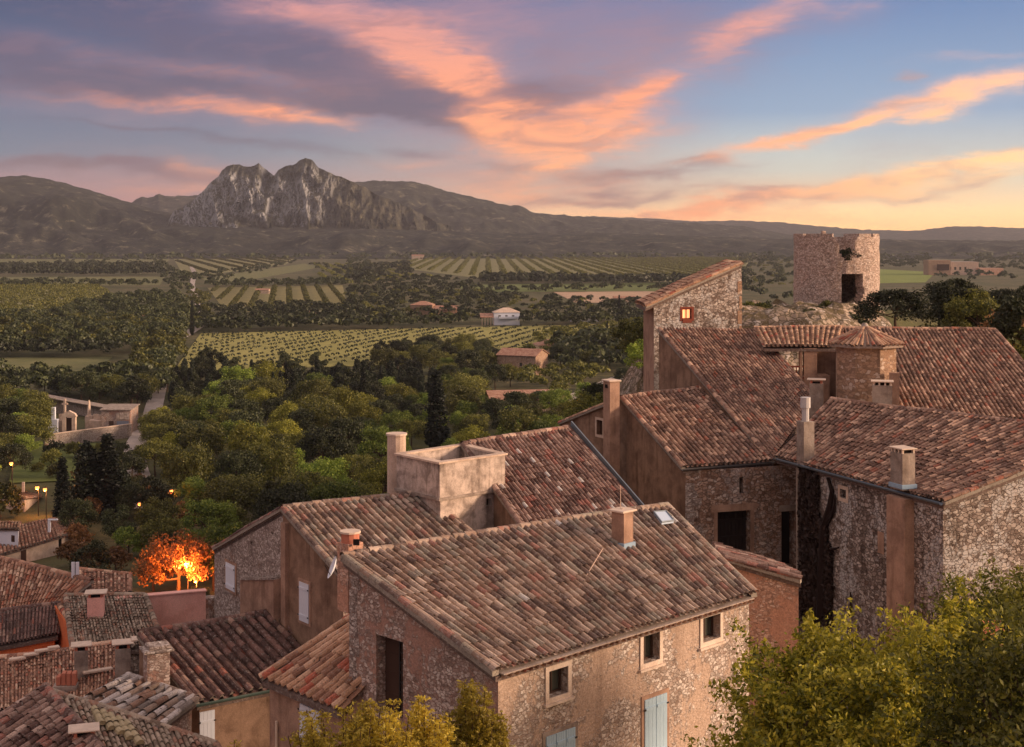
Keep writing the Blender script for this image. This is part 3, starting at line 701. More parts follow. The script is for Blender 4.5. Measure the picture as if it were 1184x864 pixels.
# the limestone crag: a curtain of buttresses and gullies
def crag():
    sil = [(190, 262), (200, 247), (212, 240), (226, 232), (236, 222), (244, 214), (252, 208), (256, 202), (262, 197), (270, 194), (280, 196), (290, 197), (299, 193), (305, 198), (312, 203), (317, 207), (322, 200), (330, 196), (341, 194), (347, 189), (354, 187), (362, 190), (368, 197), (378, 202), (386, 206), (398, 209), (408, 214), (420, 219), (436, 228), (450, 233), (470, 240), (490, 250), (520, 262)]
    Y0 = 3350.0; rows = []; nx, nh = 460, 84
    for j in range(nh + 10):
        row = []
        for i in range(nx + 1):
            px = 188 + 334 * i / nx; X = (px - HX) / F * Y0; top = CZ + (HY - interp(sil, px)) / F * Y0 + 3.0 * noise.noise(Vector((X * .06, 0, 2))) + 1.5 * noise.noise(Vector((X * .2, 0, 4)))
            if j <= nh:
                w = j / nh; z = top * w; steep = min(1, max(0, (w - .18) / .16))
                y = Y0 - 520 * (1 - w) ** 1.1 if w < .3 else Y0 - 520 * (.7 ** 1.1) + 190 * (w - .3) / .7
                but = noise.ridged_multi_fractal(Vector((X / 46, z / 85, 1.7)), 1.0, 2.2, 7, 1.0, 2.0) - 1.0
                fr = noise.fractal(Vector((X / 26, z / 34, 6.0)), 1.0, 2.1, 6)
                y -= (52 * but + 20 * fr) * (.25 + .75 * steep) * min(1, (1 - w) * 9 + .1)
                y += 60 * noise.noise(Vector((X / 210, z / 400, 8)))
            else:
                k = (j - nh) / 9; w = 1 - k; z = top * (1 - k ** 1.3); y = Y0 - 520 * (.7 ** 1.1) + 190 + 420 * k + 60 * noise.noise(Vector((X / 210, top / 400, 8)))
            row.append((X * (y / Y0) if j <= nh else X * (y / Y0) , y, z if w > 0 else -3))
        rows.append(row)
    mb = MB(); mb.grid(rows); o = mb.build('rocky_mountain', HR); o['kind'] = 'structure'
crag()
# ------------------------------------------------------------------ the air
def haze():
    mb = MB(); mb.box((0, 3400, -4), 15000, 7700, 300); m = bpy.data.materials.new('haze_air'); m.use_nodes = True; t = NT(m.node_tree); t.n.clear()
    v = t.node('ShaderNodeVolumePrincipled'); v.inputs['Color'].default_value = (*HAZE_COL, 1); v.inputs['Density'].default_value = HAZE_D; v.inputs['Anisotropy'].default_value = 0.2
    o = t.node('ShaderNodeOutputMaterial'); t.l.new(v.outputs[0], o.inputs['Volume']); ob = mb.build('haze', m); ob['kind'] = 'stuff'; ob['label'] = 'pale warm haze hanging over the plain'; ob['category'] = 'haze'
haze()
# ================================================================== THE VILLAGE
def ray_quad(px, py, q):
    """where the ray through a photo pixel meets the mean plane of a roof quad"""
    a, b, c, d_ = [Vector(p) for p in q]; n = (b - d_).cross(c - a).normalized(); m = (a + b + c + d_) / 4
    d = Vector(((px - HX) / F, 1, -(py - HY) / F)); o = Vector((0, 0, CZ)); return o + d * ((m - o).dot(n) / d.dot(n))
def inset(pts, k, dz):
    c = sum((Vector(p) for p in pts), Vector()) / len(pts); out = []
    for p in pts:
        p = Vector(p); d = Vector((c.x - p.x, c.y - p.y, 0)); out.append(p + d.normalized() * k + Vector((0, 0, -dz)))
    return out
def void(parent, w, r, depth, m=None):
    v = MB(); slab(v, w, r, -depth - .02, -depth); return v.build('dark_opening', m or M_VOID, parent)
def pipe(parent, pts, r=.05, m=None, name='downpipe'):
    b = MB(); b.tube(pts, r, 8); return b.build(name, m or M_GUT, parent)

# --- the house in front
q = [PH(573, 777, 10), PH(872, 687, 10), PH(772, 584, 8.27), PH(397, 644, 8.27)]
QM = q
th = thing('stone_house', 'large front stone house with blue-grey shutters and three small square windows under its long roof', 'house', (q[0].x, q[0].y, T(q[0].x, q[0].y)))
f = inset(q, .16, .12); ws = [Wall(f[i], f[(i + 1) % 4], 14.0) for i in range(4)]
wf, wg = ws[0], ws[3]
wg2 = wg
for r in ((634, 656, 773, 804), (743, 762, 733, 765), (812, 832, 712, 740)):
    window(th, wf, wf.rect(*r), frame=M_DARKW, surround=S_SURR, depth=.26, mull=1)
r1 = wf.rect(744, 770, 805, 880); r2 = wf.rect(630, 664, 846, 925)
shutters(th, wf, r1, M_BLUE, 2, S_BROWN2); shutters(th, wf, r2, M_BLUE, 3, S_GREYR)
rg = wg.rect(435, 466, 738, 830); wg.hole(rg, .45); vo = void(th, wg, rg, .43)
b = MB(); slab(b, wg, (rg[0], rg[0] + (rg[1] - rg[0]) * .66, rg[2], rg[3]), -.36, -.30)
for k in range(1, 4): slab(b, wg, (rg[0], rg[0] + (rg[1] - rg[0]) * .66, rg[2] + (rg[3] - rg[2]) * k / 4 - .03, rg[2] + (rg[3] - rg[2]) * k / 4 + .01), -.30, -.285)
b.build('board_shutter', M_DARKW, th)
b = MB()
for k in range(8): z = rg[2] + (rg[3] - rg[2]) * (k + .6) / 8; slab(b, wg, (rg[0] + (rg[1] - rg[0]) * .66, rg[1], z - .02, z + .02), -.20, -.17)
slab(b, wg, (rg[0] + (rg[1] - rg[0]) * .66, rg[0] + (rg[1] - rg[0]) * .70, rg[2], rg[3]), -.21, -.165)
b.build('window_bars', M_IRON, th)
body = MB(); wf.fill(body); ws[1].fill(body); body.build('wall', S_MAIN, th)
body = MB(); wg.fill(body); ws[2].fill(body); body.build('gable_wall', S_SIDE, th)
b = MB(); rng = random.Random(4)
z = 22.0
while z < f[3].z - .3:      # corner stones at the two ends of the gable
    hh = rng.uniform(.22, .36); slab(b, wg, (0, rng.uniform(.25, .5), z, z + hh - .02), -.02, .012); z += hh
b.build('corner_stones', S_GREY, th)
rf = roof(th, q, 50, 'main', 11, vr=True, wob=.035, white=.004)
rm = bpy.data.objects[rf.name]
genoise(th, f[0] + Vector((0, 0, .06)), f[1] + Vector((0, 0, .06)), 'tan', rows=1, drop=-.01)
# its chimneys
ax = ((f[1] - f[0]).x, (f[1] - f[0]).y)
c = ray_quad(716, 634, q); ch = chimney(rf, (c.x + .1, c.y + .15), .40, .46, c.z - .4, c.z + 1.02, S_BROWN2, ax, 'none', flash=.40)
k = MB(); k.box((c.x + .1, c.y + .15, c.z + 1.02), .60, .58, .06, ax, bev=.015); k.build('cap', M_STONE, ch)
k = MB(); k.box((c.x + .1, c.y + .15, c.z + 1.08), .05, .05, .02, ax); k.tube([(c.x + .05, c.y + .2, c.z + 1.06), (c.x + .05, c.y + .2, c.z + 1.75)], .012, 6); k.build('antenna', M_WIRE, ch)
c = PY(405, 640, 37.6); ch = chimney(rf, (c.x, c.y), .50, .46, c.z - 1.5, c.z + .30, S_ORANGE, ax, 'none')
k = MB(); k.tube([(c.x, c.y, c.z + .30), (c.x, c.y, c.z + .55)], .24, 12); k.build('pot', M_REDC, ch)
k = MB(); p = PY(412, 626, 37.3); k.box((p.x, p.y, p.z - .1), .16, .08, .15); k.build('flue', M_VOID, ch)
k = MB(); k.tube([(c.x, c.y, c.z + .55), (c.x, c.y, c.z + .60)], .28, 12); k.build('cap', M_STONE, ch)
a = [ray_quad(x, y, q) + Vector((0, 0, .24)) for x, y in ((756, 601), (770, 600), (779, 611), (765, 613))]
k = MB(); k.prism(a[::-1], (0, 0, -.08)); so = k.build('skylight', M_SKYL, rf)
k = MB()
for i in range(4): k.tube([a[i], a[(i + 1) % 4]], .025, 6)
k.build('frame', M_ZINC, so)
k = MB(); k.tube([ray_quad(697, 647, q) + Vector((0, 0, .3)), ray_quad(678, 671, q) + Vector((0, 0, .12))], .012, 6); k.build('stay_wire', M_WIRE, rf)

# --- warm annex at its right
a = [PY(838, 645, 45.5), PY(926, 671, 44.5), PY(905, 657, 48.2), PY(822, 631, 48.8)]
th = thing('annex', 'narrow annex with a glowing orange rubble wall behind the right end of the front house', 'annex', (a[0].x, a[0].y, T(a[0].x, a[0].y)))
fa = inset(a, .12, .05); finish(th, [Wall(fa[i], fa[(i + 1) % 4], 12.0) for i in range(4)], S_ORANGE)
roof(th, [a[2], a[1], a[0], a[3]], 9, 'red', 21, vl=False, vr=True, ridge=False)
PYQ = PY

# --- left house with the white shutters
p0, p1, p2, p3, p4 = PH(248, 634, 12.1), PH(327, 588, 9.55), PH(397, 668, 11.2), PH(576, 642, 11.2), PH(492, 570, 9.55)
p5 = Vector((p0.x + p4.x - p1.x, p0.y + p4.y - p1.y, p0.z))
th = thing('stone_house', 'grey rubble house with a bent gable and narrow white shutters, left of the front house', 'house', (p1.x, p1.y, T(p1.x, p1.y)))
w1 = Wall(up(p0, -.06), up(p1, -.06), 15); w2 = Wall(up(p1, -.06), up(p2, -.08), 15)
shutters(th, w1, w1.rect(262, 272.5, 652, 682), M_WHITE, 1, S_BROWN2); shutters(th, w2, w2.rect(347, 358, 674, 719), M_WHITE, 1, S_BROWN2)
for r in ((313.5, 316, 615, 618), (289.5, 292, 626.5, 629.5)):
    h = w1.rect(*r); w1.hole(h, .2); void(th, w1, h, .18)
b = MB(); w1.fill(b); b.build('gable_wall', S_GREY, th)
b = MB(); w2.fill(b); b.build('rendered_wall', S_BROWN, th)
b = MB(); Wall(up(p2, -.08), up(p3, -.08), 15).fill(b); Wall(up(p3, -.08), up(p4, -.06), 15).fill(b); Wall(up(p4, -.06), up(p5, -.06), 15).fill(b); Wall(up(p5, -.06), up(p0, -.06), 15).fill(b); b.build('wall', S_SIDE, th)
b = MB(); slab(b, w2, (.10, .42, 15, p1.z - .45), 0, .14); b.build('pilaster', S_BROWN2, th)
r = w1.rect(288, 326, 674, 760); b = MB(); a0, a1 = w1.P(r[0], r[3] - .15, .35), w1.P(w1.ln, r[3] + .45, .35)
b.prism([w1.P(r[0], 15, .35), w1.P(w1.ln, 15, .35), a1, a0], -w1.n * .4); b.build('buttress', S_BROWN2, th)
b = MB(); b.prism([a0 + w1.n * .06, a1 + w1.n * .06, a1 + Vector((0, 0, .07)) + w1.n * .06, a0 + Vector((0, 0, .07)) + w1.n * .06], -w1.n * .5); b.build('ledge', S_GREY, th)
rf = roof(th, [p2, p3, p4, p1], 22, 'main', 31, vl=True, vr=True)
rb = roof(th, [p5, p0, p1, p4], 22, 'red', 33, ridge=False, vl=False, vr=True, name='roof')
q2 = [p2, p3, p4, p1]
# dish on the verge
th2 = th; c = PY(387, 657, 46.0)
b = MB(); n = Vector((-.86, -.30, .35)).normalized(); s = n.cross(Vector((0, 0, 1))).normalized(); u = s.cross(n); rows = []
for k in range(5):
    rr = .38 * k / 4; rows.append([c + (s * math.cos(t) * .55 + u * math.sin(t)) * rr + n * (.10 * (k / 4) ** 2) for t in [2 * math.pi * i / 18 for i in range(18)]])
b.grid(rows, None, True); o = b.build('satellite_dish', M_WHITE, th)
b = MB(); b.tube([c, c + Vector((.1, .3, -.3))], .025, 6); b.tube([c + u * -.3, c + n * .35], .012, 6); b.build('bracket', M_IRON, o)

# --- the open-topped rendered tank tower
t0, t1, t2, t3 = PY(508.5, 537, 51), PY(584, 526, 53.1), PY(536, 515, 55.6), PY(458.5, 526, 53.1)
zt = sum(p.z for p in (t0, t1, t2, t3)) / 4; P4 = [Vector((p.x, p.y, zt)) for p in (t0, t1, t2, t3)]
th = thing('water_tank_tower', 'square streaked concrete tower, open at the top, rising between two tile roofs', 'tower', (t0.x, t0.y, T(t0.x, t0.y)))
cen = sum(P4, Vector()) / 4
def ringq(k): return [cen + (p - cen) * k for p in P4]
b = MB(); O, I = ringq(1.0), ringq(.86)
def lvl(qd, z): return [Vector((p.x, p.y, z)) for p in qd]
b.grid([lvl(O, zt - 1.25), lvl(O, zt), lvl(I, zt), lvl(I, zt - .75)], None, True); b.face(lvl(I, zt - .75)); b.face(lvl(O, zt - 1.25)[::-1]); b.build('tank', S_CONC, th)
b = MB(); O2, I2 = ringq(1.05), ringq(.84); b.grid([lvl(O2, zt + .001), lvl(O2, zt + .07), lvl(I2, zt + .07), lvl(I2, zt + .001)], None, True); b.build('coping', S_PALE, th)
b = MB(); O3 = ringq(1.04); b.grid([lvl(O3, zt - 1.32), lvl(O3, zt - 1.25 + .03)], None, True); b.face(lvl(O3, zt - 1.32)[::-1]); b.face(lvl(O3, zt - 1.22)); b.build('string_course', S_GREYR, th)
LB = ringq(.96); ww = [Wall(Vector((LB[i].x, LB[i].y, zt - 1.3)), Vector((LB[(i + 1) % 4].x, LB[(i + 1) % 4].y, zt - 1.3)), 15) for i in range(4)]
h = ww[0].rect(562.5, 568, 576.5, 585); ww[0].hole(h, .2); void(th, ww[0], h, .19)
finish(th, ww, S_CONC)
c = PY(458.5, 503, 54.8); b = MB(); b.tube([(c.x, c.y, 28), (c.x, c.y, c.z + .0)], .36, 14); o = b.build('chimney', S_PALE, th)
b = MB(); b.tube([(c.x, c.y, c.z), (c.x, c.y, c.z + .07)], .41, 14); b.build('cap', M_STONE, o)

# --- dark red roof behind it
e = [None] * 4; e[3] = PH(535, 514, 8.14); e[2] = PH(657, 494.5, 8.14); e[1] = PY(737, 588, 56.0); e[0] = Vector((1.0, 49.4, e[1].z - .2))
e[1] = e[2] + (e[1] - e[2]) * 1.25
th = thing('stone_house', 'house with a dark red roof dotted with white tiles behind the concrete tower', 'house', (e[3].x, e[3].y, T(e[3].x, e[3].y)))
back = Vector((-2.9, 4.6, -2.4)); bl, br = e[3] + back, e[2] + back * .8
ft = [up(e[0], -.12), up(e[1], -.12), up(e[2], -.1), up(br, -.1), up(bl, -.1), up(e[3], -.1)]
finish(th, [Wall(ft[i], ft[(i + 1) % 6], 12) for i in range(6)], S_BROWN)
roof(th, e, 30, 'red', 41, white=.022, wob=.04)
roof(th, [br, bl, e[3], e[2]], 24, 'red', 43, ridge=False)
b = MB(); o_ = Vector((.10, .06, .05)); b.prism([e[1] + o_, e[2] + o_, e[2] + o_ + Vector((.02, 0, .22)), e[1] + o_ + Vector((.02, 0, .22))], (.05, .03, 0)); b.build('flashing', M_ZINC, th)

# --- the tall L-shaped house: front roof, big roof, brown gable, doors
fE0, fE1 = PY(790, 541, 60), PY(893, 533, 61.8); fR0, fR1 = PY(719, 460, 64.9), PY(815, 448, 69)
lowl = PY(648, 489, 70)
th = thing('stone_house', 'tall stone house with a brown rendered gable, dark doorways and a stepped roof', 'house', (fE0.x, fE0.y, T(fE0.x, fE0.y)))
wA = Wall(up(fE0, -.15) + Vector((.12, .12, 0)), Vector((12.9, 61.9, fE0.z - .15)), 14); wB = Wall(up(fR0, -.08) + Vector((.08, 0, 0)), wA.a, 14); wC = Wall(up(lowl, -.08), wB.a, 14)
h = wA.rect(829.5, 867.5, 591, 640); wA.hole(h, .5); o = void(th, wA, h, .48)
b = MB()
for k in range(9): slab(b, wA, (h[0] + (h[1] - h[0]) * k / 9 + .01, h[0] + (h[1] - h[0]) * (k + 1) / 9 - .01, h[2], h[3]), -.42, -.38)
for zz in (.35, .75): slab(b, wA, (h[0], h[1], h[2] + (h[3] - h[2]) * zz - .05, h[2] + (h[3] - h[2]) * zz + .05), -.38, -.34)
b.build('door', m_plain('blackened_wood', L(34, 24, 22), .9), th)
b = MB(); slab(b, wA, (h[0] - .28, h[1] + .3, h[3], h[3] + .3), -.01, .03); slab(b, wA, (h[0] - .16, h[0], h[2] - 1, h[3]), -.01, .02); slab(b, wA, (h[1], h[1] + .18, h[2] - 1, h[3]), -.01, .02); b.build('door_surround', S_BROWN2, th)
h = wA.rect(903.5, 919, 591, 655); wA.hole(h, .5); void(th, wA, h, .48)
b = MB(); slab(b, wA, (h[0] - .1, h[1] + .25, h[3], h[3] + .26), -.01, .04); b.build('lintel', S_GREYR, th)
h = wA.rect(855, 859.5, 552, 571); wA.hole(h, .3); void(th, wA, h, .28)
b = MB(); wA.fill(b); b.build('wall', m_stone('brown_rubble', L(140, 106, 86), L(186, 156, 136), L(96, 74, 60), L(150, 116, 94), cover=.25, scale=2.9, stain=.5, white=.35), th)
b = MB(); rng = random.Random(9); z = 20.0
while z < fE0.z - .8: hh = rng.uniform(.26, .4); slab(b, wA, (-.01, rng.uniform(.35, .75), z, z + hh - .03), -.02, .03); z += hh
b.build('corner_stones', S_GREY, th)
b = MB()
h = wC.rect(690, 697, 486, 503); wC.hole(h, .2)
wB.fill(b); wC.fill(b); b.build('gable_wall', S_BROWN, th); void(th, wC, h, .18, M_DARKW)
b = MB(); border(b, wC, h, .12, -.01, .02); b.build('surround', S_PALE, th)
fq = [fE0, fE1, fR1, fR0]
roof(th, fq, 19, 'brown', 51, vl=True, vr=False)
b = MB(); caps(b, [lowl, fR0], .13, 'tan', 5); b.prism([lowl, fR0, fR0 + Vector((1.5, 3, 0)), lowl + Vector((1.5, 3, 0))], (0, 0, -.1), (.3, .2, .15)); b.build('verge_tiles', TILE, th)
gutter(th, up(fE0, -.04) + Vector((-.05, -.12, 0)), up(fE1, -.04) + Vector((0, -.12, 0)), .07)
ax = (wB.d.x, wB.d.y); c = PY(707, 470, 64.4)
ch = chimney(th, (c.x, c.y), .62, .5, 20, CZ - (441 - 272) / F * 64.4, S_BROWN2, ax, 'none')
k = MB(); zc = CZ - (441 - 272) / F * 64.4; k.box((c.x, c.y, zc), .74, .62, .08, ax, bev=.02); k.build('cap', M_STONE, ch)
k = MB(); p = c + wB.n * .27; k.box((p.x, p.y, zc - .28), .2, .04, .15, ax); k.build('flue', M_VOID, ch)
# upper roof
gE, gEr, gRr, gR = PY(893, 533, 61.8), PY(944, 464, 66.4), PY(874, 380, 73.6), PY(762, 381, 73.1)
gq = [gE, gEr, gRr, gR]
wD = Wall(up(gR, -.1), up(gE, -.1), 16); b = MB(); wD.fill(b); Wall(up(gEr, -.1), up(gRr, -.1), 16).fill(b); Wall(up(gRr, -.1), up(gR, -.1), 16).fill(b); b.build('upper_wall', S_BROWN, th)
roof(th, gq, 30, 'brown', 53, vl=True, vr=True, ridge=False)

# --- the house with the slanting roof and the lit window
jb, ja = PY(857.5, 307, 77), PY(756, 353, 75); jl = Vector((PY(744, 350, 79.5).x, 79.5, ja.z)); jr = Vector((jl.x + jb.x - ja.x, jl.y + jb.y - ja.y, jb.z))
th = thing('stone_house', 'pale rubble house under a single steeply slanting roof with one small lit window', 'house', (ja.x, ja.y, T(ja.x, ja.y)))
wj = Wall(ja, jb, 18); h = wj.rect(789, 799.5, 357, 369); window(th, wj, h, glass=M_LIT, frame=M_REDW, depth=.12, sash=.05, mull=1)
b = MB(); slab(b, wj, (h[0] - .14, h[0], h[2] - .1, h[3] + .1), -.01, .02); slab(b, wj, (h[1], h[1] + .14, h[2] - .1, h[3] + .1), -.01, .02); slab(b, wj, (h[0], h[1], h[3], h[3] + .1), -.01, .02); slab(b, wj, (h[0], h[1], h[2] - .2, h[2]), -.01, .05); b.build('window_surround', M_REDW, th)
b = MB(); wj.fill(b); b.build('wall', S_WHITE, th)
b = MB(); Wall(jl, ja, 18).fill(b); Wall(jb, jr, 18).fill(b); Wall(jr, jl, 18).fill(b); b.build('side_wall', S_BROWN2, th)
dl = (ja - jb).normalized(); k = [jl + dl * .5 + Vector((0, 0, .12)), ja + dl * .5 + Vector((-.05, -.15, .12)), jb + Vector((0, -.15, .12)), jr + Vector((0, 0, .12))]
roof(th, k, 12, 'tan', 61, vl=True, vr=True)
b = MB()
for i in range(12):
    z = 28 + i * .8
    if z < jb.z - .3: slab(b, wj, (wj.ln - (.26 if i % 2 else .16), wj.ln + .01, z, z + .7), -.02, .02)
b.build('corner_stones', S_TURRET, th)

# --- right-hand roof with the turret and the loggia
hL, hR_, hE1, hE0 = PY(965, 379.5, 74), PY(1151, 382, 74.0), PY(1240, 486, 64.2), PY(1000, 478, 65.5)
th = thing('stone_house', 'house with a wide steep brown roof behind the octagonal turret at the right', 'house', (hE0.x, hE0.y, T(hE0.x, hE0.y)))
roof(th, [hE0, hE1, hR_, hL], 42, 'brown', 71, vl=False, vr=True)
gutter(th, up(PY(1060, 481, 65.2), 0), up(PY(1190, 485, 64.6), 0), .07)
hb = [up(hE0, -.15), up(hE1, -.15), up(hR_, -.12), up(hL, -.12)]; hb[2] += Vector((0, 0, 0)); finish(th, [Wall(hb[i], hb[(i + 1) % 4], 16) for i in range(4)], S_BROWN)
# loggia
l0, l1, l2, l3 = PY(884, 401, 70.4), PY(968, 401, 70.4), PY(975, 379, 73.9), PY(872, 379, 73.7)
lr = roof(th, [l0, l1, l2, l3], 16, 'tan', 73, vl=False, vr=False, name='loggia_roof')
b = MB()
for x0, x1 in ((929, 944), (924, 927)):
    a_, b_ = PY(x0, 401, 70.6), PY(x1, 401, 70.6); b.box(((a_.x + b_.x) / 2, 70.6, 28), b_.x - a_.x, .3, a_.z - 28 - .06)
b.build('post', S_BROWN2, th)
b = MB(); a_, b_ = PY(893, 425, 70.5), PY(930, 425, 70.5)
for i in range(9): x = a_.x + (b_.x - a_.x) * i / 8; b.box((x, 70.5, a_.z - .5), .05, .05, .5)
b.box(((a_.x + b_.x) / 2, 70.5, a_.z), b_.x - a_.x, .08, .08); b.box(((a_.x + b_.x) / 2, 70.5, a_.z - .55), b_.x - a_.x, .08, .08); b.build('railing', M_REDW, th)
b = MB(); a_ = PY(950, 401, 72); b.box((a_.x + .3, 72, 28), 1.6, .25, a_.z - 28 - .1); b.build('back_wall', S_BROWN2, th)
b = MB(); a_ = PY(915, 433, 71); b.box((a_.x, 71.6, 30), 3.6, 2.2, a_.z - 30 ); b.build('terrace', S_BROWN2, th)
# turret
tc = PY(1001, 397, 66.5); N = 8; rr = 1.45; rot = R(12)
TP = [Vector((tc.x + rr * math.cos(rot + 2 * math.pi * i / N), tc.y + rr * math.sin(rot + 2 * math.pi * i / N), tc.z)) for i in range(N)]
b = MB(); b.grid([[Vector((p.x, p.y, 26)) for p in TP], TP], None, True); b.face(TP); tw = b.build('turret', S_TURRET, th)
apx = PY(1000, 376.5, 66.5); mb = MB(); RO_ = [Vector((tc.x + (rr + .33) * math.cos(rot + 2 * math.pi * i / N), tc.y + (rr + .33) * math.sin(rot + 2 * math.pi * i / N), tc.z - .03)) for i in range(N)]
for i in range(N):
    a_, b_ = RO_[i], RO_[(i + 1) % N]; tiles(mb, [a_, b_, apx + (b_ - apx) * .12, apx + (a_ - apx) * .12], 5, 'tan', 80 + i, tl=.36); mb.prism([a_, b_, apx], (0, 0, -.09), (.3, .22, .17)); caps(mb, [a_, apx], .10, 'tan', 90 + i, mortar=False)
mb.tube([apx - Vector((0, 0, .1)), apx + Vector((0, 0, .12))], .22, 10, (.4, .33, .27), .1)
mb.build('turret_roof', TILE, tw)
for px, yb, yt, Y, sx, kind in ((944, 468, 443, 65.6, .62, 'flag'), (1020, 482, 445, 63.2, .85, 'slab'), (1034, 476, 431, 65.0, .45, 'none')):
    c = PY(px, yb, Y); ztp = CZ - (yt - 272) / F * Y; chimney(th, (c.x, c.y), sx, sx * .8, c.z - 1.2, ztp, S_GREYR if kind != 'none' else S_BROWN2, (1, -.25), kind)

# --- the great whitened rubble house at the right
iE0, iE1, iR1, iR0 = PY(898, 529, 60), PY(1091, 581, 49.9), PY(1292, 501, 52.8), PY(962, 463, 64)
iq = [iE0, iE1, iR1, iR0]
th = thing('stone_house', 'great house with whitened rubble walls and a low mottled roof at the right', 'house', (iE1.x, iE1.y, T(iE1.x, iE1.y)))
wl0 = iE0.lerp(iE1, .136) + Vector((.12, .05, -.16)); wl1 = up(iE1, -.16) + Vector((.03, .14, 0)); wr1 = up(iR1, -.14)
wI = Wall(wl0, wl1, 13); wR = Wall(wl1, wr1, 13)
h = wI.rect(971.5, 978.5, 566, 576); wI.hole(h, .35); void(th, wI, h, .33); b = MB(); border(b, wI, h, .14, -.01, .02); b.build('window_surround', S_PALE, th)
h = wI.rect(1025.5, 1033, 572, 597); wI.hole(h, .4); void(th, wI, h, .38)
b = MB(); slab(b, wI, wI.rect(1015, 1022, 615, 640), -.01, .012); b.build('blocked_window', S_BROWN2, th)
b = MB(); wI.fill(b); wR.fill(b); Wall(wr1, up(iR0, -.14), 13).fill(b); Wall(up(iR0, -.14), wl0, 13).fill(b); b.build('wall', S_WHITE, th)
rf = roof(th, iq, 54, 'brown', 81, ridge=True, vl=True, vr=True, rough=1.8, wob=.06)
gutter(th, iE0 + Vector((-.10, -.05, -.02)), iE1 + Vector((-.10, -.05, -.02)), .08, M_ZINC)
b = MB(); u0 = wI.rect(1036, 1057, 590, 700); slab(b, wI, (u0[0], u0[1], 13, wl0.z - .02), 0, .42); b.build('chimney_breast', S_BROWN2, th)
ax = (wI.d.x, wI.d.y); p = wI.P((u0[0] + u0[1]) / 2, 0, .10)
zt_ = CZ - (523 - 272) / F * p.y
chimney(rf, (p.x, p.y), .72, .55, wl0.z + .25, zt_, S_GREYR, ax, 'slab', flash=.06)
p = wI.P(.35, 0, -.1); chimney(rf, (p.x, p.y), .55, .5, wl0.z - .3, CZ - (487 - 272) / F * p.y, S_GREYR, ax, 'none')
b = MB(); zz = CZ - (487 - 272) / F * p.y; b.tube([(p.x, p.y, zz), (p.x, p.y, zz + .55)], .15, 12); b.tube([(p.x, p.y, zz + .55), (p.x, p.y, zz + .98)], .21, 12); b.build('flue_pipe', m_plain('pale_metal', L(190, 184, 180), .5), rf)
pipe(th, [wI.P(.05, wl0.z - .1, .08), wI.P(.05, 14, .08)], .07, S_GREYR)

# --- dark roof in the lower left, and the lean-to beside the front house
k0, k3 = PY(228, 813, 45), PY(161, 734, 47.3); k2 = PY(320, 706, 50.2); k1 = k2 + (k0 - k3) * 1.02
th = thing('stone_house', 'low house with a dark brown roof in neat rows and a green gutter', 'house', (k0.x, k0.y, T(k0.x, k0.y)))
roof(th, [k0, k1, k2, k3], 15, 'dark', 91, tl=.30, wob=.01, rough=.5)
fk = [up(k0, -.15) + Vector((.05, .1, 0)), up(k1, -.15) + Vector((0, .1, 0)), up(k2, -.1), up(k3, -.1)]; wk = [Wall(fk[i], fk[(i + 1) % 4], 14) for i in range(4)]
finish(th, wk, S_BROWN); gutter(th, up(k0, -.03) + Vector((0, -.1, 0)), up(k1, -.03) + Vector((0, -.1, 0)), .07, m_plain('green_metal', L(70, 84, 76), .5))
shutters(th, wk[0], wk[0].rect(230, 248, 822, 900), M_WHITE, 1)
b = MB(); o_ = Vector((.14, .02, .06)); b.prism([k2 + o_, k1 + o_, k1 + o_ + Vector((0, 0, .24)), k2 + o_ + Vector((0, 0, .24))], (.06, .02, 0)); b.build('flashing', M_ZINC, th)
l0, l1 = PY(303, 783, 38.9), PY(392, 821, 36.0); l3, l2 = PY(412, 708, 39.2), PY(480, 730, 36.6)
th = thing('lean_to_house', 'small lean-to with a light tan roof against the left side of the front house', 'lean-to', (l0.x, l0.y, T(l0.x, l0.y)))
roof(th, [l0, l1, l2, l3], 12, 'tan', 93, tl=.36, vr=False, ridge=False, rough=1.6)
fl = [up(l0, -.14) + Vector((.2, .05, 0)), up(l1, -.14) + Vector((.2, .1, 0)), up(l2, -.1) + Vector((-.4, 0, 0)), up(l3, -.1)]; wl = [Wall(fl[i], fl[(i + 1) % 4], 14) for i in range(4)]
shutters(th, wl[0], wl[0].rect(348, 371, 818, 862), M_WHITE, 2); finish(th, wl, S_SURR if False else S_BROWN2)
pipe(th, [wl[0].P(.45, fl[0].z - .95, .06), wl[0].P(.45, 16, .06)], .035, M_STONE)

# --- the huddle of roofs at the lower left
def small_house(label, q, pal, n, seed, wall, zb=15, ridge=True, vl=True, vr=True, **kw):
    q = [PY(*p) for p in q]; th = thing('village_house', label, 'house', (q[0].x, q[0].y, T(q[0].x, q[0].y)))
    f = inset(q, .14, .14); ws = [Wall(f[i], f[(i + 1) % 4], zb) for i in range(4)]; finish(th, ws, wall)
    rf = roof(th, q, n, pal, seed, ridge=ridge, vl=vl, vr=vr, **kw); return th, rf, q, ws
small_house('house with a wide grey and terracotta roof behind the orange walls at the left edge', [(-60, 716, 60), (74, 698, 59.5), (106, 673, 59.6), (-60, 630, 66)], 'orange', 40, 101, S_BROWN2, rough=1.2)
th, rf, q, ws = small_house('house with a narrow-ribbed dark roof above bright orange rendered walls', [(-40, 753, 53.6), (67, 733, 55.6), (70, 699, 57.6), (-40, 711, 56)], 'dark', 26, 103, S_ORG, tl=.5, vl=False, vr=False, rough=.3, wob=.004)
a_, b_, c_ = PY(69, 701, 57.2), PY(98, 743, 52.4), PY(69, 745, 57.2); b = MB(); b.prism([Vector((a_.x, a_.y, 18)), Vector((b_.x, b_.y, 18)), b_, a_], (-.25, .1, 0)); o = b.build('parapet', S_ORG, th)
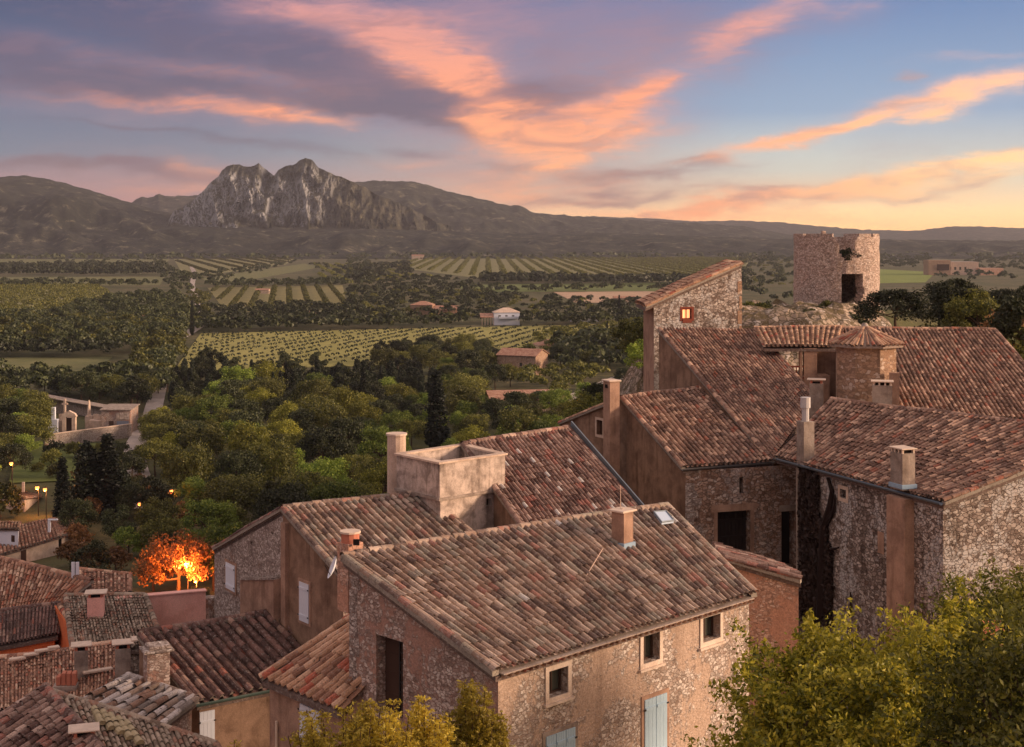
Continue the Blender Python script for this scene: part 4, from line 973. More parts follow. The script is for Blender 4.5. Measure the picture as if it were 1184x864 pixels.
b = MB(); caps(b, [b_, a_], .13, 'tan', 7); b.build('coping', TILE, o)
th, rf, q, ws = small_house('house with a rough lichen-grey roof and a squat pink chimney', [(84, 750, 51.5), (190, 748, 52.0), (168, 690, 57.5), (76, 690, 57.5)], 'lichen', 26, 105, S_GREY, rough=1.6, tl=.3)
c = ray_quad(111, 712, q); chimney(rf, (c.x, c.y), .62, .5, c.z - .5, c.z + .75, S_PINK, (1, .2), 'flag')
th, rf, q, ws = small_house('low rubble outhouse with a patched roof and two leaning white boards', [(92, 690, 60), (150, 686, 60.5), (150, 664, 64), (92, 660, 64)], 'orange', 12, 107, S_GREY, rough=1.5)
b = MB()
for x in (84.5, 89.5): p = PY(x, 676, 60.2); b.box((p.x, p.y, p.z), .14, .05, .95, (1, .2))
b.build('boards', M_WHITE, th)
a_, b_ = PY(133, 693, 57), PY(238, 684, 58.25); a_.z = b_.z = (a_.z + b_.z) / 2
th = thing('parapet_wall', 'smooth pink rendered parapet wall lit by the street lamp', 'wall', (a_.x, a_.y, T(a_.x, a_.y)))
w = Wall(a_, b_, 16); b = MB(); b.prism([w.P(0, 16), w.P(w.ln, 16), w.P(w.ln, b_.z), w.P(0, a_.z)], -w.n * .3); b.build('wall', S_PINK, th)
b = MB(); b.prism([w.P(-.03, b_.z + .003, .05), w.P(w.ln + .03, b_.z + .003, .05), w.P(w.ln + .03, b_.z + .05, .05), w.P(-.03, b_.z + .05, .05)], -w.n * .4); b.build('coping', S_PINK, th)
p = PY(243, 690, 59); th = thing('rubble_pier', 'rounded rubble pier at the right end of the pink parapet', 'pier', (p.x, p.y, T(p.x, p.y)))
b = MB(); b.tube([(p.x, p.y, 16), (p.x, p.y, p.z - .25), (p.x, p.y, p.z)], .34, 12, None, .26); b.build('wall', S_GREY, th)
th, rf, q, ws = small_house('house with a sunburnt orange-brown roof edged with pale stones in the lower left', [(-50, 828, 46.5), (142, 806, 46.8), (142, 743, 51.2), (-50, 768, 51.0)], 'orange', 46, 109, S_BROWN2, rough=1.4, tl=.3, vr=False)
for x, y, ll in ((20, 767, .55), (36, 762, .5), (52, 757, .7), (113, 781, 1.0), (62, 754, .4)):
    c = ray_quad(x, y, q); b = MB(); b.box((c.x, c.y, c.z + .12), ll, .22, .09, (1, .6), bev=.02); b.build('edging_stone', M_STONE, rf)
c = ray_quad(94, 783, q); chimney(rf, (c.x, c.y), .46, .42, c.z - .5, c.z + .95, S_GREYR, (1, .3), 'flag')
c = ray_quad(142, 786, q); chimney(rf, (c.x, c.y), .5, .46, c.z - .6, c.z + 1.1, S_GREYR, (1, .3), 'flag')
b = MB(); p = c + Vector((.55, .25, 1.3)); b.box(p, .62, .5, .06, (1, .3), bev=.01); b.build('stone_slab', M_STONE, rf)
c = ray_quad(76, 800, q); ch = chimney(rf, (c.x, c.y), .78, .45, c.z - .6, c.z + .25, S_GREYR, (1, .15), 'none')
b = MB()
for i in range(4): b.box((c.x - .22 + .17 * i, c.y, c.z + .25), .14, .34, .42 if i else .3, (1, .15), bev=.02)
b.build('pot', M_REDC, ch)
th, rf, q, ws = small_house('little house roofed with pale broken slabs above a dark rubble wall', [(86, 816, 43.2), (178, 845, 41.6), (227, 808, 44.2), (148, 783, 46.0)], 'slate', 10, 111, S_SIDE, rough=3.5, tl=.7)
b = MB(); c = PY(181, 800, 45.6); ztp = CZ - (752 - 272) / F * 45.6; ch = chimney(rf, (c.x, c.y), .72, .6, c.z - 1.2, ztp, S_SIDE, (1, .5), 'none')
b.box((c.x, c.y, ztp), .95, .8, .09, (1, .5), bev=.02); b.box((c.x + .05, c.y, ztp + .09), .7, .62, .12, (1, .5), bev=.02); b.build('cap', S_GREY, ch)
small_house('house with a dark red roof sloping to the bottom left corner', [(-50, 862, 40.0), (48, 930, 36.6), (118, 868, 38.6), (52, 794, 43)], 'red', 16, 113, S_BROWN, rough=2.0)
th, rf, q, ws = small_house('house with a grey-brown roof and a yellow-lichened strip at the bottom left', [(106, 935, 36.6), (280, 930, 38), (250, 862, 41), (58, 800, 43.4)], 'lichen', 28, 115, S_BROWN, rough=1.5, vl=False)
b = MB(); tiles(b, [ray_quad(x, y, q) + Vector((0, 0, .06)) for x, y in ((112, 842), (168, 868), (150, 842), (104, 822))], 5, 'slate', 3); bo = b.build('lichened_tiles', m_plain('yellow_lichen', L(172, 156, 124), .95, .4, 5), rf)
c = ray_quad(97, 872, q); ch = chimney(rf, (c.x, c.y), .62, .5, c.z - .6, c.z + .55, S_ORANGE, (1, .3), 'flag')

# --- the ruined round tower
def tower():
    c = PY(967, 362, 137); R0, R1 = 4.02, 2.9; zb = c.z - 6.5; zt = CZ + .15; rng = random.Random(5)
    th = thing('ruined_tower', 'round ruined tower of pale rubble with a broken notch and a jagged doorway', 'tower', (c.x, c.y, T(c.x, c.y)))
    na, nz = 120, 46; mb = MB()
    def gone(a, z):
        px = HX + F * (c.x + R0 * math.cos(a)) / (137 + R0 * math.sin(a)); py = HY - F * (z - CZ) / (137 + R0 * math.sin(a)) if math.sin(a) < 0 else 0
        if math.sin(a) > 0.15: return z > zt - .1 - .5 * max(0, noise.noise(Vector((a * 2, 1, 0)))) 
        w = 2.2 * noise.noise(Vector((a * 9, z * 1.3, 2)))
        if py < 303 and abs(px - 979) < (13 * ((303 - py) / 30) ** .6 if py < 303 else 0) + w: return True
        if 318 + w * .5 < py < 354 and 974 < px < 974 + (24 if py < 340 else 24 - (340 - py) * -.2) + w: return True
        return z > zt - .12 - .35 * noise.noise(Vector((a * 8, 3, 1)))
    A = [2 * math.pi * i / na for i in range(na)]; Z = [zb + (zt + .3 - zb) * j / nz for j in range(nz + 1)]
    solid = [[not gone(A[i] + math.pi / na, (Z[j] + Z[j + 1]) / 2) for j in range(nz)] for i in range(na)]
    def P(i, j, r): a = A[i % na]; k = r + .10 * noise.noise(Vector((math.cos(a) * 6, math.sin(a) * 6, Z[j]))); return (c.x + math.cos(a) * k, c.y + math.sin(a) * k, Z[j])
    for i in range(na):
        for j in range(nz):
            if not solid[i][j]: continue
            i2 = i + 1
            mb.face([P(i, j, R0), P(i2, j, R0), P(i2, j + 1, R0), P(i, j + 1, R0)]); mb.face([P(i, j, R1), P(i, j + 1, R1), P(i2, j + 1, R1), P(i2, j, R1)])
            if j == nz - 1 or not solid[i][j + 1]: mb.face([P(i, j + 1, R0), P(i2, j + 1, R0), P(i2, j + 1, R1), P(i, j + 1, R1)])
            if j and not solid[i][j - 1]: mb.face([P(i, j, R1), P(i2, j, R1), P(i2, j, R0), P(i, j, R0)])
            if not solid[i2 % na][j]: mb.face([P(i2, j, R0), P(i2, j, R1), P(i2, j + 1, R1), P(i2, j + 1, R0)])
            if not solid[i - 1][j]: mb.face([P(i, j, R1), P(i, j, R0), P(i, j + 1, R0), P(i, j + 1, R1)])
    mb.build('wall', S_TOWER, th)
    b = MB(); b.tube([(c.x, c.y, zb), (c.x, c.y, CZ - (357 - HY) / F * 137)], R1, 24); b.build('rubble_fill', S_SIDE, th)
    p = PY(952, 268, 134); b = MB(); b.box((p.x, p.y, zt - .5), .34, .34, .75, (1, .3), bev=.05); b.build('loose_block', S_TOWER, th)
    b = MB(); b.tube([(c.x, c.y, CZ - (309 - HY) / F * 137), (c.x, c.y, CZ - (305 - HY) / F * 137)], R1 + .05, 32); b.build('doorway_shade_disc', S_SIDE, th)  # disc added inside the shell, shuts out sky light so the doorway stays dark
    # the rubble bank it stands on
    rows = []
    for j in range(46):
        y = 106 + 32 * j / 45; row = []
        for i in range(53):
            x = 9 + 27 * i / 52; e = min(1, min(i, 52 - i) / 5, min(j, 45 - j) / 4)
            row.append((x, y, T(x, y) - .4 + e * (.75 + .9 * noise.fractal(Vector((x * .35, y * .35, 0)), 1, 2, 5))))
        rows.append(row)
    b = MB(); b.grid(rows); o = b.build('rubble_bank', m_stone('bank_rubble', L(140, 122, 104), L(180, 160, 140), L(84, 76, 50), L(110, 96, 68), cover=.35, scale=.9, stain=.4, bumpd=.15)); o['kind'] = 'structure'
tower()
# ================================================================== TREES AND PLANTS
def np_mesh(name, verts, faces, mat_):
    me = bpy.data.meshes.new(name); me.from_pydata(verts.tolist() if hasattr(verts, 'tolist') else verts, [], faces.tolist() if hasattr(faces, 'tolist') else faces); me.materials.append(mat_); me.update(); return me
def leaves(cen, out, size, rs, flatk=.5, aspect=.6):
    """one small pointed leaf face (rhombus) per centre"""
    n = len(cen); nr = rs.normal(size=(n, 3)) + out * flatk * 2; nr /= np.linalg.norm(nr, axis=1)[:, None] + 1e-9
    a = np.cross(nr, rs.normal(size=(n, 3))); a /= np.linalg.norm(a, axis=1)[:, None] + 1e-9; b = np.cross(nr, a)
    s = (size * rs.uniform(.6, 1.35, n))[:, None]
    v = np.stack([cen - a * s, cen - b * s * aspect + nr * s * .12, cen + a * s, cen + b * s * aspect + nr * s * .12], 1).reshape(-1, 3)
    f = np.arange(4 * n).reshape(-1, 4); return v, f
def crown(rs, rx, rz, z0, nclump, nleaf, leaf, cr=.34, shape='round', gap=.15, open_=.55):
    """clumps of leaves through the crown's volume; returns verts, faces, clump centres"""
    cs = []
    lobes = rs.normal(size=(7, 3)); lobes /= np.linalg.norm(lobes, axis=1)[:, None]
    while len(cs) < nclump:
        d = rs.normal(size=3); d /= np.linalg.norm(d)
        if shape == 'round':
            if d[2] < -.45: continue
            k = (open_ + (1 - open_) * rs.random() ** .5) * (.78 + .32 * max(0, (lobes @ d).max()) ** 3)
            cs.append([d[0] * rx * k, d[1] * rx * k, z0 + rz * (d[2] * k)])
        elif shape == 'cone':
            h = rs.random() ** 1.15; a = rs.uniform(0, 2 * math.pi); w = rx * ((1 - h) ** .75) * min(1, (h + .04) * 6) * rs.uniform(.55, 1.05)
            cs.append([math.cos(a) * w, math.sin(a) * w, z0 + rz * h])
        elif shape == 'umbrella':
            a = rs.uniform(0, 2 * math.pi); r = math.sqrt(rs.random()); cs.append([math.cos(a) * rx * r, math.sin(a) * rx * r, z0 + rz * (1 - r * r) * rs.uniform(.5, 1)])
    cs = np.array(cs); per = max(1, nleaf // nclump); idx = np.repeat(np.arange(nclump), per)
    csz = rs.uniform(.65, 1.3, nclump) * cr * rx * (1 if shape != 'cone' else .8)
    off = rs.normal(size=(len(idx), 3)); off /= np.linalg.norm(off, axis=1)[:, None]; rad = rs.random(len(idx)) ** .45
    o2 = off * (rad * csz[idx])[:, None]; o2[:, 2] *= .75 if shape != 'cone' else 1.3
    cen = cs[idx] + o2; v, f = leaves(cen, off, leaf, rs); return v, f, cs
def trunk_mesh(name, rs, h, r, cs, nlimb=7, lean=0.0):
    mb = MB(); top = Vector((lean, lean * .4, h)); mid = Vector((rs.uniform(-.1, .1) * h * .3, rs.uniform(-.1, .1) * h * .3, h * .5))
    mb.tube([(0, 0, -.6), (0, 0, 0.1), mid, top], r, 8, None, r * .45)
    for i in range(min(nlimb, len(cs))):
        c = Vector(cs[int(rs.integers(len(cs)))]); s = mid.lerp(top, rs.uniform(.2, 1)); m_ = s.lerp(c, .5) + Vector((0, 0, -.08 * h * rs.random()))
        mb.tube([s, m_, s.lerp(c, .95)], r * .38, 5, None, r * .1)
    me = bpy.data.meshes.new(name); me.from_pydata([tuple(v) for v in mb.v], [], mb.f); me.materials.append(M_BARK); return me
PROTO = {}
def proto(key, leafm, seed, rx, rz, z0, ncl, nl, leaf, shape='round', th=None, tr=.2, **kw):
    rs = np.random.default_rng(seed); v, f, cs = crown(rs, rx, rz, z0, ncl, nl, leaf, shape=shape, **kw)
    PROTO[key] = (np_mesh('crown', v, f, LF[leafm]), trunk_mesh('trunk', rs, th or z0, tr, cs), cs)
# broadleaf, pines, olives ... sizes in metres
proto('olive1', 'olive', 1, 3.4, 2.9, 3.6, 38, 8000, .14); proto('olive2', 'olive', 2, 2.8, 2.6, 3.2, 30, 6000, .13)
proto('dark1', 'dark', 3, 3.2, 3.0, 3.5, 34, 7600, .14); proto('dark2', 'dark', 4, 2.5, 2.9, 3.4, 28, 6200, .14)
proto('green1', 'green', 5, 3.2, 2.8, 3.4, 36, 8000, .13); proto('green2', 'green', 6, 2.3, 2.3, 2.7, 26, 5600, .12)
proto('sun1', 'sungreen', 7, 3.0, 2.9, 3.3, 34, 7200, .13)
proto('grey1', 'grey', 8, 2.1, 1.7, 2.1, 34, 2000, .17); proto('russet1', 'russet', 9, 2.0, 1.7, 2.0, 34, 2000, .18)
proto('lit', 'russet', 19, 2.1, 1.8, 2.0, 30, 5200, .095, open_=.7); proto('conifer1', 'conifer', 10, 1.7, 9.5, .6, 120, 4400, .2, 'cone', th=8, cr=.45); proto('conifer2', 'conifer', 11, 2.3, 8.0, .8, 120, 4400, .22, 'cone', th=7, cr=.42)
proto('cypress', 'cypress', 12, 1.25, 12.5, .4, 260, 9000, .15, 'cone', th=10, cr=.42)
proto('low1', 'dark', 13, 1.7, 1.1, 1.0, 26, 1300, .15, tr=.08); proto('low2', 'olive', 14, 1.6, 1.1, 1.0, 26, 1300, .15, tr=.08)
FIRST = set()
def tree(kind, key, p, s, label, group, rz=None, sz=None, cat='tree'):
    cm, tm, _ = PROTO[key]; rnd = random.Random(int(p[0] * 31 + p[1] * 17)); r = bpy.data.objects.new(kind, None); COL.objects.link(r)
    r.location = p; r.rotation_euler = (0, 0, rnd.uniform(0, 6.28) if rz is None else rz); r.scale = (s, s, s if sz is None else sz); tag(r, label, cat, group)
    for nm, me in (('crown', cm), ('trunk', tm)):
        o = bpy.data.objects.new(nm, me); COL.objects.link(o); o.parent = r
    return r
def in_px(poly, n, rs, dmin, used, tries=40000, scale_by=None):
    """base points spread over the ground seen inside a pixel polygon, at least dmin apart"""
    xs = [p[0] for p in poly]; ys = [p[1] for p in poly]; out = []
    Ya, Yb = CZ * F / (max(ys) - HY), CZ * F / (min(ys) - HY)
    for _ in range(tries):
        if len(out) >= n: break
        Y = rs.uniform(Ya, Yb); k = (rs.random() if True else 0); py = HY + CZ * F / Y; px = min(xs) + (max(xs) - min(xs)) * rs.random()
        if rs.random() > Y / Yb: continue
        if not inside(poly, px, py): continue
        x = (px - HX) / F * Y
        if any((x - a) ** 2 + (Y - b) ** 2 < dmin * dmin for a, b in used[-700:]): continue
        used.append((x, Y)); out.append((x, Y, T(x, Y)))
    return out
used = []
for px_, py_ in ((505, 519), (500, 530), (510, 530), (505, 545)): g_ = flat(px_, py_); used.append((g_.x, g_.y))
def wood(poly, n, keys, label, group, dmin=4.2, s=(.8, 1.2), seed=0, kind='tree', cat='tree', sz=None):
    rs = np.random.default_rng(seed)
    for p in in_px(poly, n, rs, dmin, used):
        k = keys[int(rs.integers(len(keys)))]; q = s[0] + (s[1] - s[0]) * rs.random(); tree(kind, k, p, q, label, group, sz=q * (sz or (.85 + .3 * rs.random())), cat=cat)
wood([(190, 575), (200, 505), (440, 505), (455, 560), (455, 625), (250, 690), (225, 640), (214, 600)], 62, ['olive1', 'olive2', 'sun1', 'dark1', 'olive1', 'green1'], 'rounded green tree in the wood between the road and the tile roofs', 'trees of the wood below the village', 5.4, (.65, 1.35), 1, 'broadleaf_tree')
wood([(198, 500), (205, 478), (300, 458), (470, 470), (470, 505), (225, 502), (198, 520)], 42, ['olive1', 'green1', 'dark1', 'sun1', 'dark2'], 'rounded green tree behind the wood below the village', 'trees at the back of the wood', 5.6, (.7, 1.45), 2, 'broadleaf_tree')
wood([(196, 472), (205, 444), (470, 440), (500, 450), (500, 470), (300, 476)], 135, ['conifer1', 'conifer2', 'dark2', 'conifer2', 'dark1'], 'dark pointed conifer in the dense row below the vineyard', 'dark conifers below the vineyard', 3.1, (.55, .78), 3, 'conifer_tree')
wood([(430, 470), (520, 428), (575, 440), (570, 480), (640, 468), (660, 500), (600, 530), (440, 530)], 46, ['green1', 'olive2', 'dark1', 'green2', 'olive1'], 'leafy green tree between the cypress and the far stone houses', 'trees round the tall cypress', 4.6, (.75, 1.15), 4, 'broadleaf_tree')
wood([(470, 412), (560, 406), (575, 440), (500, 446), (400, 440)], 26, ['dark1', 'olive1', 'dark2'], 'dark tree at the lower edge of the vineyard', 'dark trees at the vineyard edge', 5.5, (.9, 1.3), 5, 'dark_tree')  # plain rounded trees, same models as the broadleaf woods
rs = np.random.default_rng(31); n = 0
for _ in range(4000):     # trees on the shoulder of the hill left of the slanting-roofed house
    if n >= 26: break
    x, y = rs.uniform(-6, 14), rs.uniform(84, 150); px_ = HX + F * x / y
    if px_ > 752 or px_ < 560 or T(x, y) < 3 or any((x - a) ** 2 + (y - b) ** 2 < 14 for a, b in used): continue
    used.append((x, y)); n += 1; tree('broadleaf_tree', ['dark1', 'olive2', 'dark2', 'green2'][n % 4], (x, y, T(x, y) - .1), rs.uniform(.5, .75), 'leafy tree on the shoulder of the hill behind the red roof', 'trees on the shoulder of the hill')
wood([(640, 425), (735, 405), (790, 430), (790, 500), (690, 470), (720, 440)], 30, ['dark1', 'dark2', 'dark1', 'olive2'], 'dark shrubby tree on the slope left of the slanting-roofed house', 'dark trees on the slope', 5.5, (.75, 1.1), 6, 'dark_tree')
wood([(520, 505), (690, 468), (700, 500), (640, 540), (520, 540)], 18, ['green1', 'green2', 'sun1'], 'bright green tree just behind the dark red roof', 'bright green trees behind the red roof', 5.2, (.8, 1.05), 7, 'broadleaf_tree')
wood([(-40, 476), (0, 458), (196, 452), (165, 478), (150, 480), (40, 456), (-40, 460)], 40, ['dark1', 'dark2', 'olive2', 'dark1'], 'dark tree in the belt behind the cemetery', 'trees behind the cemetery', 6.5, (.9, 1.3), 8, 'dark_tree')
wood([(-30, 478), (45, 480), (48, 515), (26, 545), (22, 568), (-30, 590)], 24, ['olive1', 'green1', 'dark1'], 'bushy green tree left of the cemetery wall', 'trees left of the cemetery', 4.6, (.85, 1.15), 9, 'broadleaf_tree')
wood([(75, 640), (110, 590), (165, 600), (160, 690), (70, 700)], 9, ['dark1', 'dark2', 'green2', 'russet1'], 'dark bushy tree beside the garden house below the village', 'bushy trees beside the garden house', 4.5, (.8, 1.0), 10, 'broadleaf_tree')
wood([(170, 580), (205, 570), (230, 640), (215, 700), (170, 640)], 7, ['russet1', 'dark2', 'olive2'], 'dim tree close to the glowing street lamp', 'dim trees by the street lamps', 4.5, (.8, 1.1), 11, 'broadleaf_tree')
def at(px, py): return G(px, py)
wood([(40, 522), (170, 520), (170, 585), (112, 590), (104, 560), (100, 540), (60, 556), (30, 570)], 16, ['low1', 'low2', 'green2', 'low2'], 'low bush at the edge of the lawn by the cemetery', 'bushes round the lawn', 4, (.7, 1.2), 12, 'shrub', 'shrub')
wood([(205, 432), (470, 426), (470, 440), (200, 446)], 40, ['low1', 'low2', 'dark2'], 'dark hedge bush along the lower edge of the vineyard', 'hedge bushes below the vineyard', 4, (.8, 1.2), 13, 'shrub', 'shrub')
wood([(132, 530), (152, 530), (164, 560), (170, 600), (130, 600)], 8, ['russet1', 'dark2', 'olive2'], 'tree on the near side of the pale road', 'trees along the pale road', 4, (.6, .9), 14, 'broadleaf_tree')
wood([(168, 500), (205, 490), (212, 560), (184, 580)], 9, ['olive1', 'sun1', 'olive2'], 'rounded tree on the far side of the pale road', 'trees beyond the pale road', 4.6, (.8, 1.15), 15, 'broadleaf_tree')
# single trees that stand out
tree('cypress_tree', 'cypress', at(505, 522), 2.0, 'tall solitary dark cypress rising behind the concrete tower', None, sz=1.13)
tree('cypress_tree', 'cypress', at(72, 612), 1.1, 'slim pointed dark cypress beside the lawn, left of the bigger conifers', None, sz=.74)
tree('cypress_tree', 'cypress', at(124, 600), 1.9, 'broad black conifer standing right of the slim cypress', None, sz=.90)
tree('conifer_tree', 'conifer2', at(100, 600), 1.2, 'ragged black conifer between the slim cypress and the broad one', None)
tree('conifer_tree', 'conifer2', at(143, 598), .75, 'short reddish-dark conifer at the near edge of the pale road', None)
tree('cypress_tree', 'cypress', at(420, 480), .85, 'dark cypress in front of the conifer row', None, sz=.8)
tree('cypress_tree', 'cypress', flat(716, 366), .8, 'small pointed cypress far out beside the tan field', None)
tree('cypress_tree', 'cypress', flat(222, 388), .85, 'thin cypress beside the bend of the far lane', None, sz=1.05)
tree('cypress_tree', 'cypress', flat(702, 391), .5, 'tiny cypress at the right end of the vineyard', None)
tree('broadleaf_tree', 'sun1', at(590, 449), 1.0, 'bright yellow-green tree in front of the far stone house', None)
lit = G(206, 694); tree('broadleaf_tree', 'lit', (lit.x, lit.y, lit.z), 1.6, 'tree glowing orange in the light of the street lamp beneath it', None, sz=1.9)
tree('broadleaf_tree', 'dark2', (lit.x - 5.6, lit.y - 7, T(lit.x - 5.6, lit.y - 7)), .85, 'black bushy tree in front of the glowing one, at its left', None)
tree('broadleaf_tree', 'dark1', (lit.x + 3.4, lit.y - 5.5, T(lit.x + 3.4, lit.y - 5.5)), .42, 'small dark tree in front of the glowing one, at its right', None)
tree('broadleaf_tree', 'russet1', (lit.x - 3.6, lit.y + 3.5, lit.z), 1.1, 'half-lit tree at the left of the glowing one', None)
p = PY(1036, 384, 118); tree('broadleaf_tree', 'dark1', (p.x, p.y, p.z - .2), .86, 'dark rounded tree close against the right side of the ruined tower', None, sz=.62)
# the dark wood on the ridge at the right
rs = np.random.default_rng(77); n = 0
for _ in range(900):
    if n >= 46: break
    k = rs.uniform(.0, 1.0); x = 44 + 62 * k + rs.uniform(-10, 10); y = 158 + 62 * k + rs.uniform(-12, 22)
    if (x / y) < (1046 - HX) / F or any((x - a) ** 2 + (y - b) ** 2 < 22 for a, b in used): continue
    px_ = HX + F * x / y
    used.append((x, y)); n += 1; g = T(x, y); s = rs.uniform(.8, 1.05); topz = CZ - (318 - HY) / F * y + rs.uniform(-1.6, .2) - (1.6 if px_ < 1085 else 0); hh = max(3.2, min(8.5, topz - g))
    tree('dark_tree', ['dark1', 'dark2', 'dark1', 'dark2', 'olive2'][n % 5], (x, y, g - .1), s, 'dark tree in the wood on the ridge right of the tower', 'trees of the ridge wood', sz=hh / 6.6)  # rounded broadleaf models again, stretched to the ridge skyline
for i, (px, py, Y, key, s) in enumerate(((1105, 384, 98, 'dark2', .75), (1130, 386, 96, 'olive2', .7), (1090, 388, 96, 'low2', 1.2), (1170, 392, 92, 'russet1', .9), (1182, 400, 88, 'low2', 1.3), (1195, 415, 84, 'dark2', .9), (1160, 388, 100, 'russet1', .8))):
    p = PY(px, py, Y); g = T(p.x, Y); tree('shrub', key, (p.x, Y, p.z - 1.5 * s), s, 'leafy shrub showing above the ridge of the right-hand roof', 'shrubs behind the right-hand roof', cat='shrub')
rs = np.random.default_rng(5)
for i in range(70):     # scrub on the tower's bank
    a = math.pi + math.pi * rs.random(); rad = rs.uniform(5.0, 14); x = 31.3 + math.cos(a) * rad * 1.2; y = 137 + math.sin(a) * rad
    if x > 36 or y > 134 and abs(x - 31) < 6: continue
    z = T(x, y) + .4; tree('shrub', ['low1', 'low2'][i % 2], (x, y, z - .9), rs.uniform(.35, .6), 'low scrubby bush on the rubble bank under the tower', 'bushes on the tower bank', cat='shrub')
# orchards, groves, vines: rows beyond counting, each field one mass; far woodland likewise
def blob_mass(name, pts, rad, hgt, mat_, nf, seed, label, cat, leaf=.5, base=.15):
    rs = np.random.default_rng(seed); P = np.array(pts); n = len(P); idx = np.repeat(np.arange(n), nf)
    d = rs.normal(size=(n * nf, 3)); d /= np.linalg.norm(d, axis=1)[:, None]; d[:, 2] = np.abs(d[:, 2]) * 1.0 - .25
    rr = np.array(rad)[idx] if hasattr(rad, '__len__') else np.full(n * nf, rad); hh = np.array(hgt)[idx] if hasattr(hgt, '__len__') else np.full(n * nf, hgt)
    k = rs.uniform(.7, 1.05, n * nf)
    if nf >= 60:    # near enough for the crowns to show their separate boughs
        nl = 9; ld = rs.normal(size=(n, nl, 3)); ld /= np.linalg.norm(ld, axis=2)[:, :, None]; ld[:, :, 2] = np.abs(ld[:, :, 2]) - .15
        lc = ld[idx, rs.integers(nl, size=n * nf)] * .62; q = lc + d * (.42 * k)[:, None]; dd = d
    else:
        lob = 1 + .28 * np.sin(d[:, 0] * 5 + idx) * np.cos(d[:, 1] * 4 + idx * 1.7); q = d * (k * lob)[:, None]
    cen = np.stack([P[idx, 0] + q[:, 0] * rr, P[idx, 1] + q[:, 1] * rr, P[idx, 2] + hh * base + hh * (1 - base) * .55 + q[:, 2] * hh * .5], 1)
    v, f = leaves(cen, d, leaf if not hasattr(rad, '__len__') else leaf * rr / np.mean(rad), rs, flatk=1.2, aspect=.8)
    o = link(name, np_mesh(name, v, f, LF[mat_])); o['kind'] = 'stuff'; o['label'] = label; o['category'] = cat; return o
def rows_in(poly, along, across, ang, jit=.15, drop=.03, seed=0):
    """grid of plants over the ground inside a pixel polygon; spacing along and across the rows"""
    rs = np.random.default_rng(seed); G_ = [flat(*p) for p in poly]; gp = [(g.x, g.y) for g in G_]; xs = [g[0] for g in gp]; ys = [g[1] for g in gp]
    c, s = math.cos(ang), math.sin(ang); m_ = max(max(xs) - min(xs), max(ys) - min(ys)) * .75 + 5; cx, cy = (min(xs) + max(xs)) / 2, (min(ys) + max(ys)) / 2; out = []
    a = -m_
    while a < m_:
        b = -m_
        while b < m_:
            x = cx + a * c - b * s; y = cy + a * s + b * c
            if inside(gp, x, y) and rs.random() > drop: out.append((x + rs.uniform(-jit, jit), y + rs.uniform(-jit, jit), 0))
            b += across
        a += along
    return out
blob_mass('olive_grove', rows_in([(-80, 332), (112, 331), (134, 346), (60, 371), (-80, 365)], 6.5, 11, R(62), .4), 2.0, 3.2, 'olive', 46, 1, 'olive trees set out in rows in the grove at the left', 'olive grove', .5)
blob_mass('orchard', rows_in([(200, 296), (351, 294), (330, 305), (216, 321)], 7.0, 24, R(106), .5), 3.0, 3.8, 'olive', 34, 2, 'orchard in slanting rows far behind the lane', 'orchard', .7)
blob_mass('orchard', rows_in([(242, 334), (395, 331), (400, 355), (264, 361)], 3.2, 10.5, R(99), .25), 1.7, 2.6, 'olive', 34, 3, 'orchard in dark upright rows on pale grass', 'orchard', .5)
blob_mass('vines', rows_in([(234, 387), (702, 377), (708, 402), (560, 418), (206, 428)], 4.4, 6.2, R(76), .25, .12), .75, 1.5, 'conifer', 16, 4, 'vines standing in rows in the yellow-green vineyard', 'vineyard', .3)
blob_mass('olive_grove', rows_in([(432, 307), (520, 297), (866, 298), (848, 326), (562, 322)], 7.0, 16, R(91), .9), 2.9, 3.6, 'olive', 26, 5, 'grey-green olive grove filling the middle distance', 'olive grove', .75)
blob_mass('orchard', rows_in([(360, 306), (430, 307), (500, 322), (420, 330), (378, 330)], 7.0, 14, R(100), .9), 2.5, 3.4, 'olive', 26, 6, 'scattered olive trees between the two orchards', 'olive grove', .7)
def scatter(poly, n, dmin, seed, terr=False):
    rs = np.random.default_rng(seed); xs = [p[0] for p in poly]; ys = [p[1] for p in poly]; Ya, Yb = CZ * F / (max(ys) - HY), CZ * F / (min(ys) - HY); out = []; cells = {}
    for _ in range(n * 30):
        if len(out) >= n: break
        Y = math.sqrt(rs.uniform(Ya * Ya, Yb * Yb)); py = HY + CZ * F / Y; px = rs.uniform(min(xs), max(xs))
        if not inside(poly, px, py): continue
        x = (px - HX) / F * Y; k = (int(x // dmin), int(Y // dmin))
        if any((x - a) ** 2 + (Y - b) ** 2 < dmin * dmin for i in (-1, 0, 1) for j in (-1, 0, 1) for a, b in cells.get((k[0] + i, k[1] + j), ())): continue
        cells.setdefault(k, []).append((x, Y)); out.append((x, Y, 0))
    return out
def woodmass(name, polys, mat_, nf, seed, label, r=(2.4, 4.2), h=(5, 8.5), leaf=.8, dm=4.0):
    rs = np.random.default_rng(seed); pts = []
    for i, (poly, n) in enumerate(polys): pts += scatter(poly, n, dm, seed * 10 + i)
    if not pts: return
    k = rs.random(len(pts)); blob_mass(name, pts, r[0] + (r[1] - r[0]) * k, h[0] + (h[1] - h[0]) * (k * .6 + .4 * rs.random(len(pts))), mat_, nf, seed, label, 'woodland', leaf * (.8 if nf >= 60 else 1), base=0.0)
woodmass('woodland', [([(-60, 372), (60, 370), (135, 348), (190, 345), (215, 352), (215, 395), (185, 408), (130, 411), (-60, 411)], 400), ([(-60, 452), (120, 452), (170, 436), (195, 422), (185, 462), (-60, 464)], 260)], 'dark', 280, 21, 'dark rounded woodland left of the lane', (2.0, 5.2), (3.5, 9), .48, 4.2)
